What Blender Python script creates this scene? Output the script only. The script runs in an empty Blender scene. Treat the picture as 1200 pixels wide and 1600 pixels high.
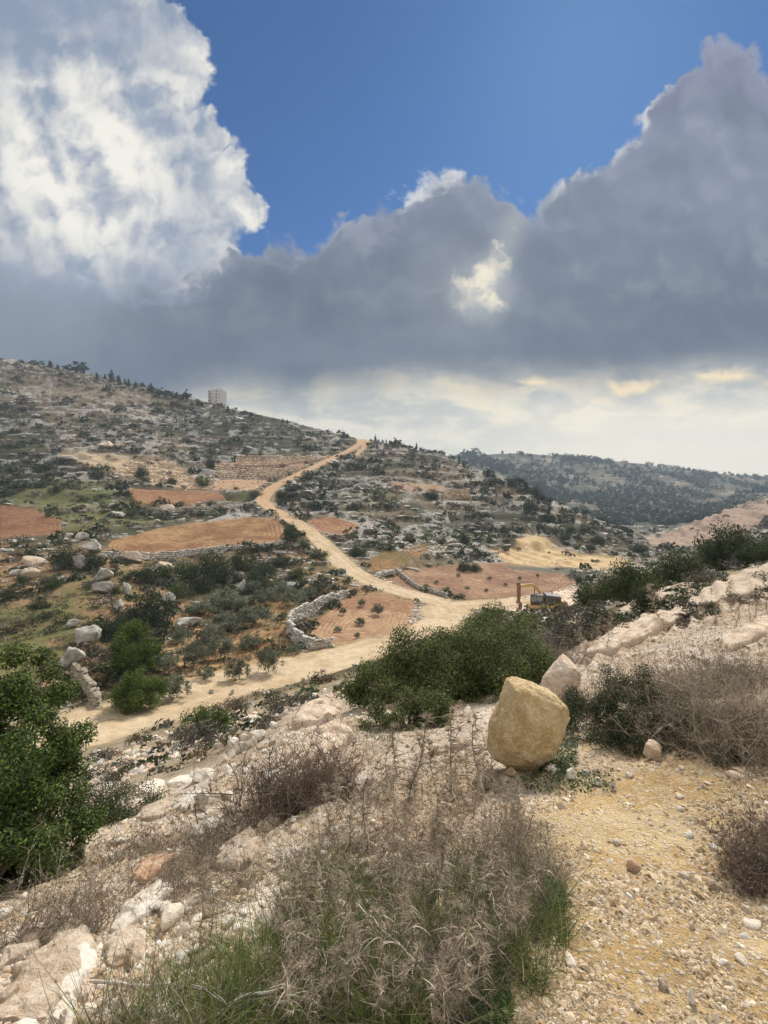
import bpy, math, random
import numpy as np

random.seed(7)
RNG = np.random.default_rng(11)
scene = bpy.context.scene
COL = scene.collection
R = math.radians

# ------------------------------------------------------------------ camera, sun, sky, exposure
F, CXP, HZ = 720.0, 600.0, 770.0        # focal length in px of the 1200x1600 frame, centre column, horizon row
EYE = 1.6
cam = bpy.data.cameras.new('camera')
cam.sensor_fit = 'VERTICAL'; cam.sensor_height = 24.0; cam.lens = 24.0 * F / 1600.0
cam.shift_y = -30.0 / 1600.0
cam.clip_start = 0.05; cam.clip_end = 20000
camo = bpy.data.objects.new('camera', cam); COL.objects.link(camo)
camo.location = (0, 0, EYE); camo.rotation_euler = (R(90), 0, 0)
scene.camera = camo

SUN_EL, SUN_AZ = R(44), R(24)           # azimuth measured from +Y towards +X
sun = bpy.data.lights.new('sun', 'SUN'); sun.energy = 4.9; sun.angle = R(10); sun.color = (1.0, 0.93, 0.83)
suno = bpy.data.objects.new('sun', sun); COL.objects.link(suno)
suno.rotation_euler = (R(90) - SUN_EL, 0, math.pi - SUN_AZ)
suno.location = (0, 0, 300)

scene.view_settings.view_transform = 'Standard'; scene.view_settings.look = 'None'
scene.view_settings.exposure = 0.0; scene.view_settings.gamma = 1.0
cy = scene.cycles
cy.max_bounces = 5; cy.diffuse_bounces = 2; cy.glossy_bounces = 1; cy.transmission_bounces = 2
cy.transparent_max_bounces = 6; cy.volume_bounces = 0; cy.use_denoising = True
cy.use_adaptive_sampling = True; cy.adaptive_threshold = 0.03; cy.adaptive_min_samples = 16
cy.caustics_reflective = False; cy.caustics_refractive = False
try: cy.use_light_tree = False
except Exception: pass

# node-building shorthand ------------------------------------------------------
class N:
    """a socket wrapped so that python arithmetic builds Math nodes"""
    def __init__(s, nt, sock): s.nt = nt; s.s = sock
    def _m(s, op, *a, clamp=False):
        n = s.nt.nodes.new('ShaderNodeMath'); n.operation = op; n.use_clamp = clamp
        for i, x in enumerate((s,) + a):
            if isinstance(x, N): s.nt.links.new(x.s, n.inputs[i])
            else: n.inputs[i].default_value = x
        return N(s.nt, n.outputs[0])
    def __add__(s, o): return s._m('ADD', o)
    __radd__ = __add__
    def __mul__(s, o): return s._m('MULTIPLY', o)
    __rmul__ = __mul__
    def __sub__(s, o): return s._m('SUBTRACT', o)
    def __rsub__(s, o): return (s * -1.0) + o
    def __truediv__(s, o): return s._m('DIVIDE', o)
    def clamp(s): return s._m('ADD', 0.0, clamp=True)
    def pw(s, e): return s._m('POWER', e)
    def mx(s, o): return s._m('MAXIMUM', o)
    def mn(s, o): return s._m('MINIMUM', o)
    def absv(s): return s._m('ABSOLUTE')
def sstep(x, a, b):
    n = x.nt.nodes.new('ShaderNodeMapRange'); n.interpolation_type = 'SMOOTHSTEP'
    x.nt.links.new(x.s, n.inputs[0]); n.inputs[1].default_value = a; n.inputs[2].default_value = b
    return N(x.nt, n.outputs[0])
def vec(nt, x, y, z=0.0):
    n = nt.nodes.new('ShaderNodeCombineXYZ')
    for i, v in enumerate((x, y, z)):
        if isinstance(v, N): nt.links.new(v.s, n.inputs[i])
        else: n.inputs[i].default_value = v
    return n.outputs[0]
def noise(nt, v, scale, detail=5.0, rough=0.5, dist=0.0, typ='FBM'):
    n = nt.nodes.new('ShaderNodeTexNoise'); n.inputs['Scale'].default_value = scale
    n.inputs['Detail'].default_value = detail; n.inputs['Roughness'].default_value = rough
    n.inputs['Distortion'].default_value = dist
    if v is not None: nt.links.new(v, n.inputs['Vector'])
    return N(nt, n.outputs['Fac'])
def voro(nt, v, scale, feature='F1', detail=0.0, rand=1.0, out='Distance', rough=0.5):
    n = nt.nodes.new('ShaderNodeTexVoronoi'); n.feature = feature
    n.inputs['Scale'].default_value = scale; n.inputs['Randomness'].default_value = rand
    if 'Detail' in n.inputs: n.inputs['Detail'].default_value = detail
    if 'Roughness' in n.inputs: n.inputs['Roughness'].default_value = rough
    if v is not None: nt.links.new(v, n.inputs['Vector'])
    return N(nt, n.outputs[out])
def mixc(nt, f, a, b, mode='MIX'):
    n = nt.nodes.new('ShaderNodeMix'); n.data_type = 'RGBA'; n.blend_type = mode
    if isinstance(f, N): nt.links.new(f.s, n.inputs[0])
    else: n.inputs[0].default_value = f
    for i, c in ((6, a), (7, b)):
        if isinstance(c, N): nt.links.new(c.s, n.inputs[i])
        elif hasattr(c, 'is_output'): nt.links.new(c, n.inputs[i])
        else: n.inputs[i].default_value = (c[0], c[1], c[2], 1)
    return n.outputs[2]
def curve(x, pts, lo, hi, vlo, vhi):
    """piecewise curve of x through pts (x, value)"""
    n = x.nt.nodes.new('ShaderNodeFloatCurve')
    c = n.mapping.curves[0]
    q = [((a - lo) / (hi - lo), (b - vlo) / (vhi - vlo)) for a, b in pts]
    c.points[0].location = q[0]; c.points[1].location = q[-1]
    for p in q[1:-1]: c.points.new(*p)
    for p in c.points: p.handle_type = 'VECTOR'
    n.mapping.update()
    y = (x - lo) * (1.0 / (hi - lo))
    x.nt.links.new(y.clamp().s, n.inputs['Value'])
    return N(x.nt, n.outputs[0]) * (vhi - vlo) + vlo
def lin(r, g, b):
    f = lambda c: ((c / 255.0 + 0.055) / 1.055) ** 2.4 if c > 10 else c / 255.0 / 12.92
    return (f(r), f(g), f(b))

world = bpy.data.worlds.new('World'); scene.world = world; world.use_nodes = True
def build_sky():
    nt = world.node_tree; nt.nodes.clear()
    tc = nt.nodes.new('ShaderNodeTexCoord')
    sp = nt.nodes.new('ShaderNodeSeparateXYZ'); nt.links.new(tc.outputs['Generated'], sp.inputs[0])
    X, Y, Z = (N(nt, sp.outputs[i]) for i in range(3))
    Yc = Y.mx(0.08)
    U = X / Yc * 7.2 + 6.0               # direction on the tangent plane of +Y, in units of a hundred px
    V = Z / Yc * -7.2 + 7.7
    uv = vec(nt, U, V)
    # clear air: Nishita sky
    sk = nt.nodes.new('ShaderNodeTexSky'); sk.sky_type = 'NISHITA'; sk.sun_disc = False
    sk.sun_elevation = SUN_EL; sk.sun_rotation = SUN_AZ; sk.altitude = 700; sk.air_density = 1.0; sk.dust_density = 0.25; sk.ozone_density = 3.0
    blue = mixc(nt, 1.0, sk.outputs[0], (0.1, 0.1, 0.1), 'MULTIPLY')
    blue = mixc(nt, 1.0, blue, (0.34, 0.60, 0.84), 'MULTIPLY')
    # noises
    n1 = noise(nt, uv, 0.55, 9, 0.56) - 0.5
    n2 = noise(nt, vec(nt, U + 31.0, V), 1.7, 8, 0.6) - 0.5
    bil = voro(nt, vec(nt, U + n1 * 1.2, V + n2 * 0.8), 1.15, 'F1', 3.5, rough=0.55)
    bil2 = voro(nt, vec(nt, U + n1 * 1.2 - 0.16, V + n2 * 0.8 + 0.22), 1.15, 'F1', 3.5, rough=0.55)
    relief = bil2 - bil
    puff = 0.42 - bil
    # layer A: tall sunlit cumulus on the left
    ex = curve(V, [(-4, 2.4), (-1.5, 3.0), (0, 3.2), (0.45, 3.45), (0.8, 3.6), (1.3, 3.85), (1.85, 3.8), (2.2, 4.15), (2.6, 4.0), (2.9, 4.25), (3.4, 4.42), (3.6, 4.3), (4.2, 4.0), (6.5, 3.2)], -4, 6.5, 0, 5)
    dA = ex - U + n1 * 0.5 + puff * 0.55 + n2 * 0.2
    mA = sstep(dA, -0.04, 0.14)
    q1 = noise(nt, vec(nt, (U * 0.8 - V * 0.3) * 0.9, (V * 0.8 + U * 0.3) * 0.62, 3.3), 1.0, 5, 0.5, 0.25)
    q2 = noise(nt, vec(nt, (U * 0.8 - V * 0.3) * 0.9 - 0.16, (V * 0.8 + U * 0.3) * 0.62 + 0.10, 3.3), 1.0, 5, 0.5, 0.25)
    fold = (q1 - q2) * 3.0
    edgeb = sstep(dA, 1.25, 0.05)
    a1 = voro(nt, vec(nt, (U * 0.8 - V * 0.3) * 1.1 + n1 * 1.0, (V * 0.8 + U * 0.3) * 0.7 + n2 * 0.5, 2.0), 1.0, 'F1', 2.5)
    a2 = voro(nt, vec(nt, (U * 0.8 - V * 0.3) * 1.1 + n1 * 1.0 - 0.2, (V * 0.8 + U * 0.3) * 0.7 + n2 * 0.5 + 0.12, 2.0), 1.0, 'F1', 2.5)
    volA = a2 - a1
    region = sstep(((U - 1.3) * 0.5).pw(2.0) + ((V - 2.5) * 0.46).pw(2.0), 1.3, 0.05)
    light = ((sstep(fold * 0.8 + relief * 0.85 + volA * 1.1 + region * 0.40, -0.42, 0.95)) * (region * 0.72 + 0.30) + edgeb * (relief * 1.0 + 0.42).clamp() * 0.9).clamp()
    cA = mixc(nt, light, lin(146, 160, 181), lin(247, 243, 233))
    cA = mixc(nt, sstep(V, 1.5, -0.6) * sstep(U, 3.2, 1.0) * 0.6, cA, lin(128, 142, 172))
    # layer B: dark flat-bottomed bank
    top = curve(U, [(-3, 3.2), (0, 3.7), (1.4, 3.9), (2.2, 4.0), (3.4, 3.9), (4.2, 3.6), (4.7, 3.55), (5.05, 3.4), (5.3, 3.05), (5.8, 3.05),
                    (6.3, 2.78), (6.9, 2.5), (7.4, 2.48), (7.8, 2.75), (8.3, 3.1), (8.65, 2.9), (8.95, 2.55),
                    (9.5, 2.2), (10.0, 1.9), (10.3, 1.3), (10.65, 0.72), (11.05, 0.5), (11.5, 0.55), (12.0, 0.85), (12.6, 0.7), (15, 1.5)], -3, 15, 0, 5)
    big1 = voro(nt, vec(nt, U * 0.8 + n1 * 1.4, V * 0.8 + n2 * 0.7, 6.0), 0.85, 'F1', 2.0)
    big2 = voro(nt, vec(nt, U * 0.8 + n1 * 1.4 - 0.10, V * 0.8 + n2 * 0.7 + 0.20, 6.0), 0.85, 'F1', 2.0)
    vol = big2 - big1
    dB = V - top + 0.22 + n1 * 0.75 + puff * 0.62 + n2 * 0.34
    soft = sstep(U, 4.0, 1.0) * 0.9
    mB = sstep(dB / (soft * 5.0 + 1.0), -0.06, 0.16)
    body = noise(nt, vec(nt, U * 0.5, V * 0.8, 9.0), 0.8, 6, 0.55, 0.4)
    cB = mixc(nt, sstep(V, 2.4, 5.0), lin(128, 137, 158), lin(97, 109, 124))
    cB = mixc(nt, (sstep(vol, -0.02, 0.34) * 0.5 * sstep(V, 6.0, 3.2)).clamp(), cB, lin(164, 170, 182))
    cB = mixc(nt, (sstep(vol, 0.02, -0.3) * 0.38).clamp(), cB, lin(86, 97, 112))
    cB = mixc(nt, sstep(body, 0.36, 0.66) * 0.4, cB, lin(136, 147, 160))
    cB = mixc(nt, sstep(U, 4.8, 0.0) * 0.62 * sstep(V, 6.4, 4.2), cB, lin(158, 167, 182))
    cB = mixc(nt, sstep(dB, 1.1, 0.0) * sstep(U, 9.3, 10.6) * 0.5, cB, lin(126, 127, 158))
    rimsel = noise(nt, vec(nt, U, V * 0.4, 5.0), 1.25, 2, 0.5)
    rimu = curve(U, [(-3, 0), (4.2, 0.15), (5.9, 0.2), (6.1, 1), (6.6, 0.9), (6.8, 0.5), (7.1, 1), (7.5, 0.9), (7.8, 0.2), (8.6, 0.2), (8.8, 0.9), (9.1, 0.5), (9.3, 1), (9.7, 0.6), (9.9, 0.2), (10.1, 0.9), (10.4, 0.9), (10.55, 0.1), (15, 0)], -3, 15, 0, 1)
    rim = sstep(dB, 0.34, 0.06) * rimu * sstep(rimsel + relief * 0.8, 0.28, 0.6)
    cB = mixc(nt, rim, cB, lin(244, 242, 238))
    cB = mixc(nt, sstep(dB, 0.5, 0.0) * 0.3, cB, lin(160, 170, 190))
    # bright hole in the bank where the sun breaks through
    hu, hv = U - 7.45, V - 4.55
    hole = sstep((hu * 1.3 + n1 * 0.9).pw(2.0) + (hv * 1.5 + n2 * 0.9).pw(2.0), 0.95, 0.0)
    str_ = sstep((U - 7.85 + (V - 3.9) * 0.45).absv(), 0.42, 0.0) * sstep(V, 2.9, 3.5) * sstep(V, 5.2, 4.3)
    cB = mixc(nt, sstep((hu + 0.3).pw(2.0) + hv.pw(2.0), 1.4, 0.0) * 0.3, cB, lin(160, 165, 172))
    hm = sstep(hole * 0.8 + str_ * 0.42 + n2 * 1.9 + vol * 0.5 + relief * 0.9, 0.50, 1.35) * 0.9 * sstep(hole + str_ * 0.8, 0.02, 0.3)
    cB = mixc(nt, (hole * 0.6 + str_ * 0.6).clamp(), cB, lin(172, 176, 180))
    cB = mixc(nt, hm, cB, lin(250, 240, 214))
    # layer C: pale band beneath the bank
    bot = curve(U, [(-3, 7.4), (0, 7.0), (2.5, 6.5), (3.4, 6.12), (5, 6.14), (7, 6.02), (9, 5.97), (12, 5.85), (15, 5.8)], -3, 15, 5, 8)
    dC = V - bot + n1 * 0.75 + n2 * 0.22
    mC = sstep(dC, -0.5, 0.4)
    low = noise(nt, vec(nt, U * 0.7, V * 1.7, 2.0), 1.6, 7, 0.58, 0.3)
    cC = mixc(nt, sstep(low, 0.38, 0.62), lin(196, 198, 192), lin(240, 232, 210))
    cC = mixc(nt, sstep(low + n2 * 0.5, 0.56, 0.7) * sstep(V, 7.3, 6.0), cC, lin(248, 232, 200))
    cC = mixc(nt, sstep(V, 6.5, 7.3) * 0.75, cC, lin(238, 233, 216))
    cC = mixc(nt, sstep(U, 6.0, 10.0) * sstep(V, 6.0, 6.7) * 0.7, cC, (1.08, 0.98, 0.76))
    warm = sstep((dC - 0.02).absv(), 0.16, 0.0) * sstep(U, 6.0, 8.5) * sstep(noise(nt, vec(nt, U, V * 2.0, 7.0), 1.1, 4, 0.5), 0.44, 0.62)
    cum = voro(nt, vec(nt, U * 1.0, V * 1.9, 4.0), 1.6, 'F1', 3.0)
    cC = mixc(nt, sstep(cum, 0.34, 0.22) * sstep(V, 6.0, 6.3) * sstep(V, 7.0, 6.6) * 0.45, cC, lin(160, 166, 172))
    c = mixc(nt, mA, blue, cA)
    c = mixc(nt, mB, c, cB)
    c = mixc(nt, mC, c, cC)
    c = mixc(nt, warm * 0.85, c, (1.05, 0.84, 0.52))
    # the rest of the sky, overhead and behind: unseen broken cloud, brightened as fill light
    g = N(nt, tc.outputs['Generated'].node.outputs['Generated'])
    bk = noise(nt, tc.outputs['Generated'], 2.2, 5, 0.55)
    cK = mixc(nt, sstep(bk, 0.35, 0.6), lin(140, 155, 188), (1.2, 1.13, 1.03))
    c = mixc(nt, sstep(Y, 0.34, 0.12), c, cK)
    c = mixc(nt, sstep(Z, -0.02, -0.1), c, lin(120, 112, 96))
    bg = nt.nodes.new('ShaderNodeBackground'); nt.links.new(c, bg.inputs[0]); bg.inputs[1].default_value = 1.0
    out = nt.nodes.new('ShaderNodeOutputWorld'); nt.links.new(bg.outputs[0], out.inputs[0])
build_sky()
world.cycles.sampling_method = 'MANUAL'; world.cycles.sample_map_resolution = 512
# ------------------------------------------------------------------ numpy noise
_P = np.random.default_rng(5).random((512, 512)).astype(np.float32)
def vnoise(x, y, seed=0):
    x = np.asarray(x, float) + seed * 37.17; y = np.asarray(y, float) + seed * 91.73
    xi = np.floor(x); yi = np.floor(y); fx = x - xi; fy = y - yi
    xi = xi.astype(np.int64) & 511; yi = yi.astype(np.int64) & 511
    x1 = (xi + 1) & 511; y1 = (yi + 1) & 511
    fx = fx * fx * (3 - 2 * fx); fy = fy * fy * (3 - 2 * fy)
    return (_P[xi, yi] * (1 - fx) + _P[x1, yi] * fx) * (1 - fy) + (_P[xi, y1] * (1 - fx) + _P[x1, y1] * fx) * fy
def fbm(x, y, oct=4, seed=0, rough=0.5):
    s = 0; a = 1.0; t = 0
    for k in range(oct):
        c, sn = math.cos(k * 0.7), math.sin(k * 0.7)
        s = s + a * vnoise((x * c - y * sn) * 2 ** k, (x * sn + y * c) * 2 ** k, seed + k); t += a; a *= rough
    return s / t
def ss(x, a, b):
    t = np.clip((x - a) / (b - a), 0, 1); return t * t * (3 - 2 * t)

# ------------------------------------------------------------------ terrain: slope seen from the viewpoint along a fan of directions
COLS = {
 -450: [(1.6,1600),(2.4,1450),(5,1340),(9,1290),(14,1250),(21,1215),(27,1195),(31,1175),(42,1110),(64,990),(82,920),(105,870),(155,800),(205,750),(245,700),(310,630),(360,580),(420,540),(520,560),(900,630),(2000,720)],
 0:   [(1.6,1600),(2.0,1500),(2.35,1450),(3.4,1400),(5,1350),(9,1290),(14,1240),(21,1200),(27,1180),(31,1150),(42,1080),(52,1020),(64,960),(82,900),(105,850),(118,832),(155,790),(175,770),(205,740),(245,700),(310,640),(360,596),(420,551),(520,575),(900,640),(2000,720)],
 150: [(1.55,1600),(1.95,1500),(2.5,1420),(3.0,1380),(4.2,1330),(6.5,1280),(11,1225),(18,1185),(27,1160),(30,1150),(36,1115),(41,1085),(56,1000),(70,940),(88,890),(103,862),(120,832),(148,800),(178,770),(208,740),(255,700),(320,650),(380,606),(420,581),(520,602),(900,660),(2000,725)],
 300: [(1.5,1600),(1.85,1500),(2.5,1400),(3.5,1320),(4.6,1280),(5.5,1260),(8.5,1220),(13,1182),(22,1142),(34,1114),(38,1104),(43,1072),(50,1040),(60,1000),(72,960),(88,920),(110,872),(120,856),(150,816),(160,802),(190,770),(225,740),(280,702),(330,672),(380,643),(430,613),(520,640),(800,700),(1500,740),(3000,755)],
 450: [(1.45,1600),(1.75,1500),(2.3,1400),(3.1,1300),(4.2,1220),(5.8,1160),(7.2,1138),(10,1122),(16,1103),(25,1088),(38,1073),(43,1064),(50,1037),(58,1000),(70,960),(86,920),(104,880),(128,845),(152,815),(172,790),(190,770),(220,745),(270,715),(340,678),(390,650),(480,680),(900,730),(2000,750)],
 575: [(1.4,1600),(1.7,1500),(2.2,1400),(2.95,1300),(4,1220),(5.5,1152),(7,1122),(9.5,1101),(14,1082),(24,1062),(38,1047),(48,1034),(58,1004),(72,960),(86,925),(98,900),(115,870),(138,840),(170,800),(200,770),(240,740),(290,710),(340,681),(420,705),(900,742),(2000,755)],
 700: [(1.38,1600),(1.65,1500),(2.1,1400),(2.85,1300),(3.8,1220),(5.2,1150),(6.8,1110),(9.5,1080),(14,1060),(24,1040),(38,1020),(52,1000),(62,985),(76,955),(84,941),(95,920),(115,885),(140,850),(168,820),(200,790),(235,760),(275,730),(320,703),(400,735),(500,765),(800,745),(1100,714),(1600,735),(3000,752)],
 800: [(1.38,1600),(1.65,1500),(2.05,1400),(2.65,1300),(3.5,1210),(4.6,1150),(6.2,1100),(8.8,1060),(13,1032),(22,1010),(38,990),(54,975),(70,960),(80,950),(92,930),(112,900),(135,870),(160,840),(190,810),(220,774),(245,752),(265,737),(340,775),(450,800),(600,792),(800,760),(950,730),(1100,703),(1600,730),(3000,752)],
 900: [(1.36,1600),(1.62,1500),(2.0,1400),(2.6,1300),(3.5,1200),(4.6,1130),(6,1080),(8.5,1032),(12,1000),(20,976),(35,961),(50,950),(65,940),(85,926),(112,897),(128,880),(145,866),(170,840),(195,812),(215,786),(260,812),(340,832),(500,815),(650,790),(820,760),(970,735),(1120,711),(1600,735),(3000,752)],
 1000:[(1.35,1600),(1.6,1500),(2.0,1400),(2.55,1300),(3.4,1200),(4.6,1120),(6.5,1050),(9.5,1000),(15,960),(22,932),(35,921),(50,914),(75,904),(110,889),(150,869),(175,850),(195,833),(240,852),(280,860),(420,832),(600,800),(780,770),(950,740),(1110,722),(1600,740),(3000,752)],
 1100:[(1.35,1600),(1.58,1500),(2.0,1400),(2.55,1300),(3.3,1200),(4.9,1100),(8.5,1000),(14,945),(20,915),(35,902),(60,891),(100,880),(150,865),(200,845),(250,822),(290,804),(360,816),(500,815),(700,790),(870,760),(1020,742),(1120,737),(1600,745),(3000,754)],
 1200:[(1.35,1600),(1.55,1500),(1.95,1400),(2.5,1300),(3.2,1200),(4.7,1100),(7.5,1000),(12,925),(18,888),(28,874),(60,864),(100,856),(150,845),(200,822),(250,796),(320,768),(420,778),(600,790),(800,775),(1000,757),(1150,746),(1600,750),(3000,756)],
 1650:[(1.35,1600),(1.55,1500),(1.95,1400),(2.5,1300),(3.2,1200),(4.7,1085),(7.5,970),(12,900),(18,868),(28,850),(60,840),(100,832),(150,820),(200,800),(250,770),(320,740),(420,755),(600,775),(800,765),(1000,755),(1150,748),(1600,750),(3000,756)],
}
W0, W1, NW = math.log(1.3), math.log(3000.0), 900
WG = np.linspace(W0, W1, NW)
PXG = np.linspace(-450, 1650, 421)
_ck = sorted(COLS)
_T = np.zeros((len(_ck), NW))
for _i, _k in enumerate(_ck):
    a = np.array(COLS[_k], float); _T[_i] = (HZ - np.interp(WG, np.log(a[:, 0]), a[:, 1])) / F
TAB = np.zeros((len(PXG), NW))
for _j in range(NW): TAB[:, _j] = np.interp(PXG, _ck, _T[:, _j])
def _blur(a, s, ax):
    n = int(3 * s); k = np.exp(-0.5 * (np.arange(-n, n + 1) / s) ** 2); k /= k.sum()
    p = [(0, 0), (0, 0)]; p[ax] = (n, n); b = np.pad(a, p, mode='edge')
    return np.apply_along_axis(lambda v: np.convolve(v, k, 'valid'), ax, b)
TAB = _blur(_blur(TAB, 5.0, 0), 5.0, 1)

def base_z(x, y):
    """smooth height of the land"""
    x = np.asarray(x, float); y = np.asarray(y, float)
    r = np.hypot(x, y) + 1e-6; th = np.arctan2(x, y)
    lim = R(55); ath = np.abs(th)
    thc = np.clip(th, -lim, lim)
    D = r * np.cos(thc); px = CXP + F * np.tan(thc)
    def look(px, D):
        Dc = np.clip(D, 1.32, 2990)
        fi = np.clip((px - PXG[0]) / (PXG[1] - PXG[0]), 0, len(PXG) - 1.001)
        fj = np.clip((np.log(Dc) - W0) / (WG[1] - WG[0]), 0, NW - 1.001)
        i = fi.astype(int); j = fj.astype(int); a = fi - i; b = fj - j
        s = (TAB[i, j] * (1 - a) + TAB[i + 1, j] * a) * (1 - b) + (TAB[i, j + 1] * (1 - a) + TAB[i + 1, j + 1] * a) * b
        return s * Dc
    z = look(px, D)
    back = ss(ath, R(80), R(150))
    zb = -1.6 - 0.03 * r
    near = ss(r, 1.9, 1.2)
    z = z * (1 - back) + zb * back
    return EYE + z * (1 - near) + near * (-1.62)

def poly_mask(px, py, poly, soft=6.0):
    """signed-distance mask (1 inside) for a polygon of the frame's directions"""
    px = np.asarray(px, float); py = np.asarray(py, float)
    P = np.array(poly, float); n = len(P)
    d = np.full(px.shape, 1e9); ins = np.zeros(px.shape, bool)
    for i in range(n):
        a = P[i]; b = P[(i + 1) % n]; e = b - a
        wx = px - a[0]; wy = py - a[1]
        t = np.clip((wx * e[0] + wy * e[1]) / (e @ e), 0, 1)
        d = np.minimum(d, (wx - e[0] * t) ** 2 + (wy - e[1] * t) ** 2)
        c = ((a[1] > py) != (b[1] > py))
        with np.errstate(divide='ignore', invalid='ignore'):
            xx = (b[0] - a[0]) * (py - a[1]) / (b[1] - a[1] + 1e-12) + a[0]
        ins ^= (c & (px < xx))
    sd = np.where(ins, np.sqrt(d), -np.sqrt(d))
    return ss(sd, -soft * 0.5, soft * 0.5)

def edge_dist(px, py2, poly):
    P = np.array(poly, float) * np.array([1, 2.2]); d = np.full(px.shape, 1e9)
    for i in range(len(P)):
        a = P[i]; e = P[(i + 1) % len(P)] - a
        t = np.clip(((px - a[0]) * e[0] + (py2 - a[1]) * e[1]) / (e @ e), 0, 1)
        d = np.minimum(d, (px - a[0] - e[0] * t) ** 2 + (py2 - a[1] - e[1] * t) ** 2)
    return np.sqrt(d)

# visible-surface lookup built on the smooth land: direction -> distance
_Dg = np.exp(np.linspace(math.log(1.32), math.log(1300), 1900))
_pg = np.arange(-300, 1501, 7.5)
def make_vis(fn):
    PXm, Dm = np.meshgrid(_pg, _Dg, indexing='ij')
    z = fn((PXm - CXP) / F * Dm, Dm)
    return np.minimum.accumulate(HZ - (z - EYE) / Dm * F, axis=1)
VIS = make_vis(base_z)
def hitD(px, py, vis=None):
    v = VIS if vis is None else vis
    px = np.atleast_1d(np.asarray(px, float)); py = np.atleast_1d(np.asarray(py, float))
    out = np.zeros(px.shape)
    ii = np.clip(np.round((px - _pg[0]) / 7.5).astype(int), 0, len(_pg) - 1)
    for k in range(px.size):
        row = v[ii[k]]
        j = np.searchsorted(-row, -py[k]); out[k] = _Dg[min(j, len(_Dg) - 1)]
    return out

# ------------------------------------------------------------------ the dirt roads
ROADS = []
def road(pts, width):
    D = hitD([p[0] for p in pts], [p[1] for p in pts])
    P = np.array([((p[0] - CXP) / F * d, d) for p, d in zip(pts, D)])
    s = np.r_[0, np.cumsum(np.hypot(*np.diff(P, axis=0).T))]
    t = np.arange(0, s[-1], 1.5)
    Q = np.stack([np.interp(t, s, P[:, 0]), np.interp(t, s, P[:, 1])], 1)
    for _ in range(8): Q[1:-1] = (Q[:-2] + 2 * Q[1:-1] + Q[2:]) / 4
    z = base_z(Q[:, 0], Q[:, 1])
    for _ in range(60): z[1:-1] = (z[:-2] + 2 * z[1:-1] + z[2:]) / 4
    ROADS.append((Q, z, width))
MAIN_ROAD = [(-330,1195),(-120,1190),(20,1172),(130,1143),(220,1116),(300,1092),(400,1063),(480,1044),(560,1024),(620,1004),(680,984),(712,966),(708,950),(675,938),(620,925),(572,906),(540,885),(515,860),(490,836),(462,816),(432,800),(408,784),(425,762),(470,739),(517,716),(548,703),(564,692),(570,684)]
road(MAIN_ROAD, 5.2)
road([(-120,1193),(20,1175),(130,1143),(220,1116),(300,1091),(400,1061),(480,1042),(560,1022),(600,1010)], 6.8)
road([(640,1000),(680,982),(705,966),(690,952)], 7.0)
road([(556,712),(568,700),(575,690),(573,683)], 3.0)
road([(700,948),(760,946),(800,944),(840,938)], 6.0)
def road_info(x, y):
    x = np.asarray(x, float); y = np.asarray(y, float)
    d = np.full(x.shape, 1e9); z = np.zeros(x.shape); w = np.full(x.shape, 4.0)
    m = (y > 15) & (y < 420) & (x > -90) & (x < 60)
    xm, ym = x[m], y[m]
    dm = np.full(xm.shape, 1e9); zm = np.zeros(xm.shape); wm = np.full(xm.shape, 4.0)
    for Q, zq, width in ROADS:
        for k in range(0, len(Q) - 1):
            a = Q[k]; e = Q[k + 1] - a
            near = (np.abs(xm - a[0]) < 16) & (np.abs(ym - a[1]) < 16)
            if not near.any(): continue
            wx = xm[near] - a[0]; wy = ym[near] - a[1]
            t = np.clip((wx * e[0] + wy * e[1]) / (e @ e + 1e-9), 0, 1)
            dd = np.hypot(wx - e[0] * t, wy - e[1] * t) / width * 5.0
            idx = np.where(near)[0]; b = dd < dm[idx]; idx = idx[b]
            dm[idx] = dd[b]; zm[idx] = (zq[k] * (1 - t) + zq[k + 1] * t)[b]; wm[idx] = width
    d[m] = dm; z[m] = zm
    return d, z

# ------------------------------------------------------------------ land cover, laid over the land where each patch lies
def pxy(x, y, z):
    yy = np.maximum(y, 0.3); return CXP + x / yy * F, HZ - (z - EYE) / yy * F
FIELDS = [
 ([(165,864),(172,846),(250,823),(330,813),(400,806),(440,812),(446,838),(438,848),(330,855),(230,868)], (95,200), (0.20,0.105,0.052), (0.31,0.195,0.10)),
 ([(-40,785),(50,795),(95,812),(98,832),(40,840),(-40,846)], (95,200), (0.17,0.085,0.045), (0.23,0.125,0.07)),
 ([(195,762),(340,768),(352,778),(300,788),(215,786)], (140,230), (0.24,0.125,0.07), (0.29,0.165,0.09)),
 ([(482,992),(500,965),(540,938),(575,930),(640,938),(666,955),(655,985),(612,1003),(520,1010)], (45,100), (0.27,0.155,0.09), (0.36,0.235,0.14)),
 ([(600,905),(640,892),(695,882),(800,878),(885,893),(903,908),(880,925),(800,936),(742,938),(690,925),(640,918)], (75,150), (0.225,0.135,0.085), (0.31,0.20,0.125)),
 ([(478,812),(520,806),(560,818),(545,838),(500,832)], (120,200), (0.24,0.12,0.065), (0.30,0.18,0.10)),
 ([(570,880),(600,862),(660,850),(700,858),(650,872),(620,890),(580,896)], (90,160), (0.16,0.115,0.05), (0.25,0.15,0.07)),
 ([(345,722),(500,716),(470,728),(345,730)], (190,300), (0.27,0.16,0.10), (0.33,0.21,0.13)),
 ([(335,748),(420,748),(400,766),(330,764)], (160,260), (0.42,0.27,0.16), (0.48,0.33,0.21)),
 ([(610,750),(690,757),(700,764),(640,768),(610,760)], (180,330), (0.28,0.18,0.11), (0.34,0.24,0.15)),
]
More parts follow.
